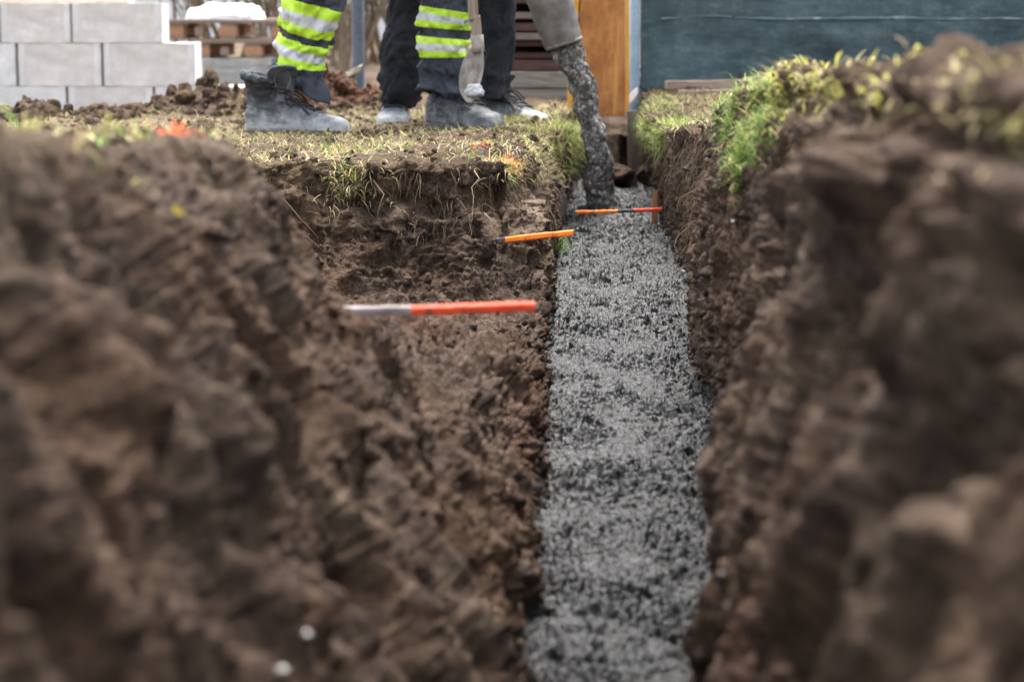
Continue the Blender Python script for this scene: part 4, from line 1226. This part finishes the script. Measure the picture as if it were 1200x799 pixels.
    V = V + .0025 * fbm(V * 45, 2, 960)[:, None]
    np_mesh('collar', V, Fq, M['boot_inner'] if mat is M['boot'] else mat, True, parent=bt)
    # tongue, standing up and flaring forwards when the boot is loose
    bm = bmesh.new(); lean = .040 if loose else .012; ht = .212 if loose else .185
    g = []
    for j in range(15):
        v_ = j / 14; z = .105 + (ht - .105) * v_; xc = .128 - .012 * (1 - v_) + lean * v_ ** 1.2 - .026 * math.sin(v_ * PI)
        row = []
        for i in range(13):
            s_ = i / 6 - 1; hw = (.028 + .020 * v_) * (1 - .25 * max(0, v_ - .85) / .15 * abs(s_))
            row.append(bm.verts.new((xc - .018 * s_ * s_ * (1 - .6 * v_), s_ * hw, z - .006 * s_ * s_ * v_)))
        g.append(row)
    for j in range(14):
        for i in range(12): bm.faces.new([g[j][i], g[j][i + 1], g[j + 1][i + 1], g[j + 1][i]])
    tg = bm_obj('tongue', bm, M['tongue'] if loose else mat, bt, smooth=True)
    if loose: tg.location = (.070, .080, -.004); tg.rotation_euler = (0, 0, math.radians(-66))
    m_ = tg.modifiers.new('t', 'SOLIDIFY'); m_.thickness = .009; m_.offset = 0
    m_ = tg.modifiers.new('s', 'SUBSURF'); m_.levels = m_.render_levels = 2
    if loose:   # stitched oval patch on the tongue
        pts = []
        for i in range(33):
            a = 2 * PI * i / 32; v_ = .60 + .30 * math.sin(a); s_ = .55 * math.cos(a)
            z = .105 + (ht - .105) * v_; xc = .128 - .012 * (1 - v_) + lean * v_ ** 1.2 - .026 * math.sin(v_ * PI)
            pts.append((xc - .018 * s_ * s_ * (1 - .6 * v_) + .006, s_ * (.028 + .020 * v_), z - .006 * s_ * s_ * v_))
        V, Fq = tube_arrays([np.array(pts)], [.0011], 6); np_mesh('stitching', V, Fq, M['bare_stick'], True, parent=tg)
    # laces across the instep
    paths = []
    def over(x, yf):      # point on the instep at lateral fraction yf
        w = foot_w(x); tz = foot_top(x)
        s_ = abs(yf); return (x, yf * w, .014 + (tz - .014) * (.5 + .5 * max(0, (1 - s_ ** 3.2)) ** .4) + .005)
    for i in range(5):
        x0, x1 = .112 + i * .022, .125 + i * .022
        for sgn in (1, -1):
            paths.append(spline([over(x0 + (x1 - x0) * t, sgn * (.62 - 1.24 * t)) for t in np.linspace(0, 1, 7)], 16))
    for sgn in (1, -1):   # loose bows and ends
        c = over(.118, 0)
        paths.append(spline([c, (c[0] + .02, sgn * .03, c[2] + .012), (c[0] + .045, sgn * .048, c[2] - .018), (c[0] + .02, sgn * .040, c[2] - .022), (c[0] + .004, sgn * .012, c[2] + .002), c], 16))
        paths.append(spline([c, (c[0] + .012, sgn * .028, c[2] + .006), (c[0] + .06, sgn * .036, c[2] - .028), (c[0] + .085, sgn * .045, c[2] - .050)], 16))
        paths.append(spline([(.098, sgn * .041, .128), (.112, sgn * .036, .131), (.13, sgn * .015, .130), (.134, 0, .128)], 16))
        paths.append(spline([(.090, sgn * .044, .148), (.110, sgn * .040, .142), (.13, sgn * .018, .136), (.136, 0, .130)], 16))
    V, Fq = tube_arrays(paths, [.0028] * len(paths), 6); np_mesh('laces', V, Fq, M['lace'], True, parent=bt)
    # eyelet stays either side
    for sgn in (1, -1):
        bm = bmesh.new(); R = []
        for x in np.linspace(.092, .222, 12):
            a_, b_ = over(x, sgn * .52), over(x, sgn * .80)
            R.append([bm.verts.new((a_[0], a_[1], a_[2] - .0025)), bm.verts.new((b_[0], b_[1] + sgn * .001, b_[2] - .004))])
        for A2, B2 in zip(R, R[1:]): bm.faces.new([A2[0], A2[1], B2[1], B2[0]])
        es = bm_obj('eyelet_stay', bm, mat, bt, smooth=True); es.modifiers.new('t', 'SOLIDIFY').thickness = .003
    return bt

# ---------------------------------------------------------------- trousers
def leg_rings(path, rx, ry, seed, fold, nu=72, nv=150, hem=.03):
    """closed tube surface with cloth folds; returns function P(v,u)->point arrays"""
    c = spline(path, nv); R1 = np.interp(np.linspace(0, 1, nv), np.linspace(0, 1, len(rx)), rx); R2 = np.interp(np.linspace(0, 1, nv), np.linspace(0, 1, len(ry)), ry)
    T = np.gradient(c, axis=0); T /= np.linalg.norm(T, axis=1)[:, None]
    A = np.cross(np.array([0, 1.0, 0]), T); A /= np.linalg.norm(A, axis=1)[:, None]; Bv = np.cross(T, A)
    th = np.arange(nu) * 2 * PI / nu
    def surf_(off=0.0):
        ca, sa = np.cos(th), np.sin(th)
        d = ca[None, :, None] * A[:, None] + sa[None, :, None] * Bv[:, None]
        arc = np.concatenate([[0], np.cumsum(np.linalg.norm(np.diff(c, axis=0), axis=1))])
        s = np.repeat(arc[:, None], nu, 1); TH = np.repeat(th[None], nv, 0)
        q = np.stack([np.cos(TH) * 1.1, np.sin(TH) * 1.1, s * 15 + .8 * np.cos(TH + seed)], -1).reshape(-1, 3)
        f1 = fbm(q + seed * 3.1, 3, 970 + seed).reshape(nv, nu)
        low = np.exp(-s / .13)
        ac = np.sin(s * 95 + 2.2 * np.sin(TH + seed) + 2.5 * f1) * low
        q2 = np.stack([np.cos(TH) * 1.5, np.sin(TH) * 1.5, s * 13 + 1.2 * np.sin(TH * 1 + seed * 2)], -1).reshape(-1, 3)
        f2 = fbm(q2 + seed, 3, 990 + seed).reshape(nv, nu)
        rr = 1 + fold * (.09 * f1 + .10 * ac * np.clip(.6 + f2, 0, 1) + .07 * f2 - .12 * np.abs(f1) * low - .10 * (1 - np.abs(f2)) ** 5)
        return c[:, None] + d * (np.stack([R1, R1, R2], 1)[:, None] * [1, 1, 1] * 0 + 1) * ((np.abs(ca)[None, :, None] ** 2 * R1[:, None, None] + np.abs(sa)[None, :, None] ** 2 * R2[:, None, None]) * rr[..., None] + off)
    return surf_, nv, nu
def tube_faces(nv, nu, v0=0):
    i = np.arange(nv - 1)[:, None] * nu + np.arange(nu)[None]; j = np.arange(nv - 1)[:, None] * nu + (np.arange(nu)[None] + 1) % nu
    return (np.stack([i, j, j + nu, i + nu], -1).reshape(-1, 4) + v0)

def skin_body(name, joints, edges, radii, mat, parent):
    me = bpy.data.meshes.new(name); me.from_pydata(joints, edges, []); o = bpy.data.objects.new(name, me); COL.objects.link(o)
    md = o.modifiers.new('s', 'SKIN')
    for i, r in enumerate(radii): me.skin_vertices[0].data[i].radius = (r, r)
    me.skin_vertices[0].data[0].use_root = True
    md2 = o.modifiers.new('u', 'SUBSURF'); md2.levels = md2.render_levels = 2
    dg = bpy.context.evaluated_depsgraph_get(); dg.update()
    m2 = bpy.data.meshes.new_from_object(o.evaluated_get(dg)); o.modifiers.clear(); o.data = m2
    for p_ in m2.polygons: p_.use_smooth = True
    m2.materials.clear(); m2.materials.append(mat); o.parent = parent; return o

def person(origin, label, legs, cloth, bands, face, hands, jacket, seed):
    """legs: list of dict(path, boot loc/rz/scale, band arcs). All coordinates relative to origin."""
    root = empty('person', origin); tag(root, label, 'person')
    hip = Vector((sum(l['path'][-1][0] for l in legs) / 2, sum(l['path'][-1][1] for l in legs) / 2, legs[0]['path'][-1][2]))
    # one continuous body: pelvis, spine, neck, head, arms with fingers, legs inside the trousers
    J, E, R = [], [], []
    def add(p_, r, par=None):
        J.append(tuple(p_)); R.append(r)
        if par is not None: E.append((par, len(J) - 1))
        return len(J) - 1
    f = Vector((math.cos(face), math.sin(face), 0)); sd_ = Vector((-f.y, f.x, 0)); U = Vector((0, 0, 1))
    pel = add(hip + U * .06, .13)
    w_ = add(hip + U * .2 + f * .01, .125, pel); ch = add(hip + U * .42 + f * .03, .15, w_); nk0 = add(hip + U * .55 + f * .02, .09, ch)
    nk = add(hip + U * .63 + f * .03, .055, nk0); h1 = add(hip + U * .70 + f * .05, .075, nk); h2 = add(hip + U * .80 + f * .055, .092, h1); h3 = add(hip + U * .87 + f * .05, .07, h2)
    nose = add(hip + U * .755 + f * .155, .012, h2)
    for k, sg in enumerate((1, -1)):
        l = legs[k]; par = add(Vector(l['path'][-1]), .09, pel)
        pts = [Vector(q) for q in l['path']][::-1]
        for q, r in zip(pts[1:-1], np.linspace(.072, .042, max(1, len(pts) - 2))): par = add(q, r, par)
        bl_ = Vector(l['boot']); td = Vector((math.cos(l['rz']), math.sin(l['rz']), 0)); ank = bl_ + td * .06 + Vector((0, 0, .10)); par = add(ank, .030, par)
        par = add(ank + td * .07 + Vector((0, 0, -.05)), .026, par)
        par = add(ank + td * .14 + Vector((0, 0, -.065)), .018, par)
        sh = add(hip + U * .50 + sd_ * .19 * sg, .062, nk0); hd = Vector(hands[k]); s0 = Vector(J[sh])
        elb = (s0 + hd) / 2 + sd_ * .09 * sg - U * .06 - f * .06
        e_ = add(elb, .044, sh); wr_ = add(hd, .028, e_); fd = (hd - elb).normalized(); pl = add(hd + fd * .06, .030, wr_)
        cr = fd.cross(U).normalized() if fd.cross(U).length > .1 else sd_
        for n_ in range(4):
            b0 = add(hd + fd * .095 + cr * (.018 * (n_ - 1.5)), .010, pl); b1 = add(hd + fd * (.122 - .006 * abs(n_ - 1.3)) + cr * (.020 * (n_ - 1.5)) - U * .012, .009, b0)
            add(hd + fd * (.135 - .007 * abs(n_ - 1.3)) + cr * (.020 * (n_ - 1.5)) - U * .034, .008, b1)
        t1 = add(hd + fd * .04 - cr * .042 - U * .01, .012, pl); add(hd + fd * .075 - cr * .05 - U * .03, .010, t1)
    bd = skin_body('body', J, E, R, M['skin'], root); bd.data.materials.append(M['black'])   # socks and lining below the hips
    for pg in bd.data.polygons:
        if pg.center.z < hip.z: pg.material_index = 1
    # jacket and helmet follow the body
    Jj, Ej, Rj = [], [], []
    for (idx_, r) in ((0, .15), (1, .155), (2, .18), (3, .115)): Jj.append(J[idx_]); Rj.append(r)
    Ej += [(0, 1), (1, 2), (2, 3)]
    for k, sg in enumerate((1, -1)):
        s0 = Vector(hip + U * .50 + sd_ * .19 * sg); hd = Vector(hands[k]); elb = (s0 + hd) / 2 + sd_ * .09 * sg - U * .06 - f * .06
        b0 = len(Jj); Jj += [tuple(s0), tuple(elb), tuple(elb.lerp(hd, .9))]; Rj += [.085, .062, .045]; Ej += [(3, b0), (b0, b0 + 1), (b0 + 1, b0 + 2)]
    skin_body('jacket', Jj, Ej, Rj, jacket, root)
    bm = bmesh.new(); bmesh.ops.create_uvsphere(bm, u_segments=24, v_segments=14, radius=.115)
    for v in bm.verts:
        if v.co.z < 0: v.co.z = 0; v.co.x *= 1.12; v.co.y *= 1.06
    hm = bm_obj('helmet', bm, M['plastic'], root, smooth=True); hm.location = hip + U * .835 + f * .05
    # trousers: both legs and the seat in one garment
    Vs, Fs, base = [], [], 0
    fns = []
    for k, l in enumerate(legs):
        fn, nv, nu = leg_rings(l['path'], l['rx'], l['ry'], seed + k, l.get('fold', 1.0))
        P_ = fn()
        tl_ = l.get('tilt')
        if tl_ is not None:   # hem cut: lift or drop one side of the cuff
            w = np.exp(-np.arange(nv) / 9.0)[:, None]
            P_[..., 2] += w * (tl_[0] * np.cos(np.arange(nu) * 2 * PI / nu)[None] + tl_[1] * np.sin(np.arange(nu) * 2 * PI / nu)[None])
        inner = P_[:10][::-1].copy(); cc = P_[:10].mean(1)[::-1][:, None]; inner = cc + (inner - cc) * .95
        P_ = np.concatenate([inner, P_]); nvv = nv + 10
        Vs.append(P_.reshape(-1, 3)); Fs.append(tube_faces(nvv, nu, base)); base += nvv * nu; fns.append((fn, nv, nu, l))
    a, b = Vector(legs[0]['path'][-1]), Vector(legs[1]['path'][-1])
    c = spline([hip - U * .10, hip - U * .03, hip + U * .05, hip + U * .14], 24); V, Fq = tube_arrays([c], [np.interp(np.linspace(0, 1, 24), [0, .3, 1], [.10, .165, .155])], 48)
    Vs.append(V); Fs.append(Fq + base)
    np_mesh('trousers', np.concatenate(Vs), np.concatenate(Fs), cloth, True, parent=root)
    for fn, nv, nu, l in fns:
        P_ = fn(.0022); c = P_.mean(1); arc = np.concatenate([[0], np.cumsum(np.linalg.norm(np.diff(c, axis=0), axis=1))])
        for s0, s1 in l.get('bands', []):
            sel = np.linspace(s0, s1, 19)
            i0 = np.clip(np.searchsorted(arc, sel) - 1, 0, nv - 2); fr_ = ((sel - arc[i0]) / (arc[i0 + 1] - arc[i0]))[:, None, None]
            Q = P_[i0] * (1 - fr_) + P_[i0 + 1] * fr_
            Q[0] = Q[0] + (c[i0[0]] - Q[0]) * .04; Q[-1] = Q[-1] + (c[i0[-1]] - Q[-1]) * .04
            bo = np_mesh('reflective_band', Q.reshape(-1, 3), tube_faces(19, nu), M['neon'], True, parent=root)
            bo.data.materials.append(M['silver'])
            mi = np.zeros((18, nu), np.int32); mi[6:12] = 1; bo.data.polygons.foreach_set('material_index', mi.ravel())
    for l in legs: boot(root, l['boot'], l['rz'], l.get('bs', 1), l.get('loose', True), l.get('bmat'), l.get('shaft', .168))
    return root

def foot_ground(px, Y):
    x = PXW(px, .25, Y); return x
# worker in striped trousers
Y1 = 6.55
gA = W(290, 160, Y1); gB = W(505, 151, 6.72)
O1 = Vector((0, Y1, 0))
def rel(px, py, Y, o=O1): return tuple(W(px, py, Y) - o)
zA = gA.z - .004
legA = dict(path=[rel(353, 102, Y1 + .03), rel(352, 80, Y1 + .03), rel(358, 50, Y1 + .02), rel(366, 14, Y1), rel(377, -30, Y1), rel(390, -70, Y1), (-.44, .02, zA + .70), (-.40, .02, zA + .86)],
            rx=[.078, .076, .078, .084, .09, .09, .092, .10], ry=[.066, .065, .066, .07, .078, .085, .09, .10], ankle=(gA.x + .07, 0, zA + .10), toe=(1, 0, 0),
            boot=(gA.x, 0, zA), rz=math.radians(-14), tilt=(-.052, .01), bands=[(.055, .140), (.162, .247)], fold=2.0)
legB = dict(path=[rel(523, 118, 6.66), rel(521, 94, 6.66), rel(520, 60, 6.66), rel(522, 30, 6.66), rel(524, -10, 6.66), (-.25, .12, zA + .52), (-.29, .14, zA + .70), (-.33, .14, zA + .86)],
            rx=[.082, .080, .078, .078, .083, .088, .092, .10], ry=[.068, .066, .066, .07, .078, .085, .09, .10], ankle=(gB.x + .07, .10, zA + .11), toe=(.95, -.25, 0),
            boot=(gB.x, gB.y - Y1 + .03, gB.z - .006), rz=math.radians(-50), loose=False, shaft=.155, bmat=M['boot_dark'], tilt=(-.035, -.01), bands=[(.125, .183), (.208, .266)], fold=2.0)
person(O1, 'worker in slate trousers with neon yellow reflective bands and dusty unlaced boots', [legB, legA], M['slate'], True, 0.0,
       [(.02, -.02, 1.25), (.06, -.10, 1.05)], M['slate'], 1)
# worker in plain black trousers behind
Y2 = 7.3; O2 = Vector((0, Y2, 0)); z2 = W(468, 153, Y2).z
def rel2(px, py, Y): return tuple(W(px, py, Y) - O2)
legC = dict(path=[rel2(470, 118, Y2 + .03), rel2(470, 94, Y2), rel2(471, 60, Y2), rel2(476, 20, Y2), rel2(481, -15, Y2), (-.30, .03, z2 + .50), (-.27, .04, z2 + .68), (-.24, .04, z2 + .86)],
            rx=[.068, .070, .069, .062, .066, .078, .085, .095], ry=[.066, .066, .066, .066, .07, .08, .088, .095], ankle=(W(468, 130, Y2).x, .03, z2 + .10), toe=(.1, -1, 0),
            boot=(W(470, 150, Y2).x - .012, .16, z2 - .004), rz=math.radians(-93), loose=False, shaft=.15, bs=.98, fold=1.1)
legD = dict(path=[rel2(576, 116, Y2), rel2(579, 85, Y2), rel2(584, 50, Y2), rel2(582, 20, Y2), rel2(578, -15, Y2), (-.08, .03, z2 + .50), (-.10, .04, z2 + .68), (-.12, .04, z2 + .86)],
            rx=[.056, .052, .055, .062, .068, .078, .085, .095], ry=[.060, .056, .058, .062, .07, .08, .088, .095], ankle=(W(575, 130, Y2).x, .02, z2 + .10), toe=(.75, -.6, 0),
            boot=(W(560, 150, Y2).x, .10, z2 - .004), rz=math.radians(-42), loose=False, shaft=.15, bs=.98, fold=.9)
person(O2, 'worker in plain black trousers standing behind with grey toed boots', [legD, legC], M['black'], False, math.radians(-60),
       [(-.02, -.35, 1.15), (.18, -.15, 1.0)], M['black'], 21)
# extra pale toe of the black-trousered worker's boot is covered by soil; shovel held in front
YS_ = 6.42
sh = empty('shovel', W(560, 112, YS_)); so = sh.location.copy(); tag(sh, 'muddy shovel with a wooden handle held upright between the workers', 'shovel')
M['handle'] = wood_material('ash_handle', (.20, .155, .11), (.42, .34, .26), 2)
M['muddysteel'] = simple('muddy_steel', (.14, .12, .10), (.36, .33, .29), .7, 18, .004, .4)
hp = spline([W(560, 58, YS_) - so, W(557, 20, YS_) - so, W(553, -20, YS_) - so, W(550, -60, YS_) + Vector((-.02, 0, .9)) - so], 30)
tube('handle', hp, .0145, M['handle'], sh, 14)
tube('socket', [W(561, 62, YS_) - so, W(560, 54, YS_) - so, W(559, 42, YS_) - so], .018, M['muddysteel'], sh, 14)
tube('grip', [Vector(hp[-1]) + Vector((-.06, 0, 0)), Vector(hp[-1]) + Vector((.06, 0, 0))], .016, M['handle'], sh, 12)
bm = bmesh.new(); g = []
prof = [(0, .028, .0), (.06, .050, .004), (.12, .056, .012), (.18, .05, .018), (.23, .034, .018), (.26, .010, .014)]
t0 = W(563, 56, YS_) - so; t1 = W(560, 122, YS_) - so; ax = (t1 - t0); La = ax.length; ax.normalize()
sx = Vector((.62, -.78, 0)).normalized(); nn_ = ax.cross(sx).normalized()
for (dd, hw, dp) in prof:
    g.append([bm.verts.new(t0 + ax * (dd / .26 * La) + sx * (hw * s_) + nn_ * (.016 * s_ * s_ + dp)) for s_ in np.linspace(-1, 1, 9)])
for A2, B2 in zip(g, g[1:]):
    for i in range(8): bm.faces.new([A2[i], A2[i + 1], B2[i + 1], B2[i]])
bl = bm_obj('blade', bm, M['muddysteel'], sh, smooth=True); m_ = bl.modifiers.new('t', 'SOLIDIFY'); m_.thickness = .003; bl.modifiers.new('s', 'SUBSURF').levels = 1
rock('mortar_lump', 'pale grey lump of mortar stuck on the shovel blade', W(556, 108, 6.30), (.026, .022, .020), simple('dry_mortar', (.30, .30, .30), (.48, .48, .48), .9, 40, .004), 'mortar', .3, None, 4)

# ---------------------------------------------------------------- camera, sky, sun
cam = bpy.data.cameras.new('camera'); co_ = bpy.data.objects.new('camera', cam); COL.objects.link(co_)
co_.location = (0, 0, HC); co_.rotation_euler = (PI / 2 - PITCH, 0, 0)
cam.sensor_width = 36; cam.lens = FPX / 1200 * 36; cam.clip_start = .02; cam.clip_end = 2000
cam.dof.use_dof = True; cam.dof.focus_distance = 4.55; cam.dof.aperture_fstop = 7.0; cam.dof.aperture_blades = 9
scene.camera = co_
w = bpy.data.worlds.new('World'); scene.world = w; w.use_nodes = True
nt = w.node_tree; bg = nt.nodes['Background']
sky = nt.nodes.new('ShaderNodeTexSky'); sky.sky_type = 'NISHITA'; sky.sun_disc = False
EL, AZ = math.radians(64), math.radians(6)      # azimuth from +Y towards +X
sky.sun_elevation = EL; sky.sun_rotation = AZ; sky.air_density = 1.0; sky.dust_density = 5.0; sky.ozone_density = 1.0
hs = nt.nodes.new('ShaderNodeHueSaturation'); hs.inputs['Saturation'].default_value = .35
nt.links.new(sky.outputs[0], hs.inputs['Color']); nt.links.new(hs.outputs[0], bg.inputs[0]); bg.inputs[1].default_value = .15
sl = bpy.data.lights.new('sun', 'SUN'); sl.energy = 1.0; sl.angle = math.radians(25); sl.color = (1, .96, .90)
so_ = bpy.data.objects.new('sun', sl); COL.objects.link(so_)
sd = Vector((math.sin(AZ) * math.cos(EL), math.cos(AZ) * math.cos(EL), math.sin(EL)))
so_.rotation_euler = sd.to_track_quat('Z', 'Y').to_euler()
scene.view_settings.view_transform = 'Standard'; scene.view_settings.look = 'None'; scene.view_settings.exposure = 2.35
scene.view_settings.gamma = 1; scene.view_settings.use_curve_mapping = False
scene.cycles.use_denoising = True
scene.cycles.max_bounces = 6
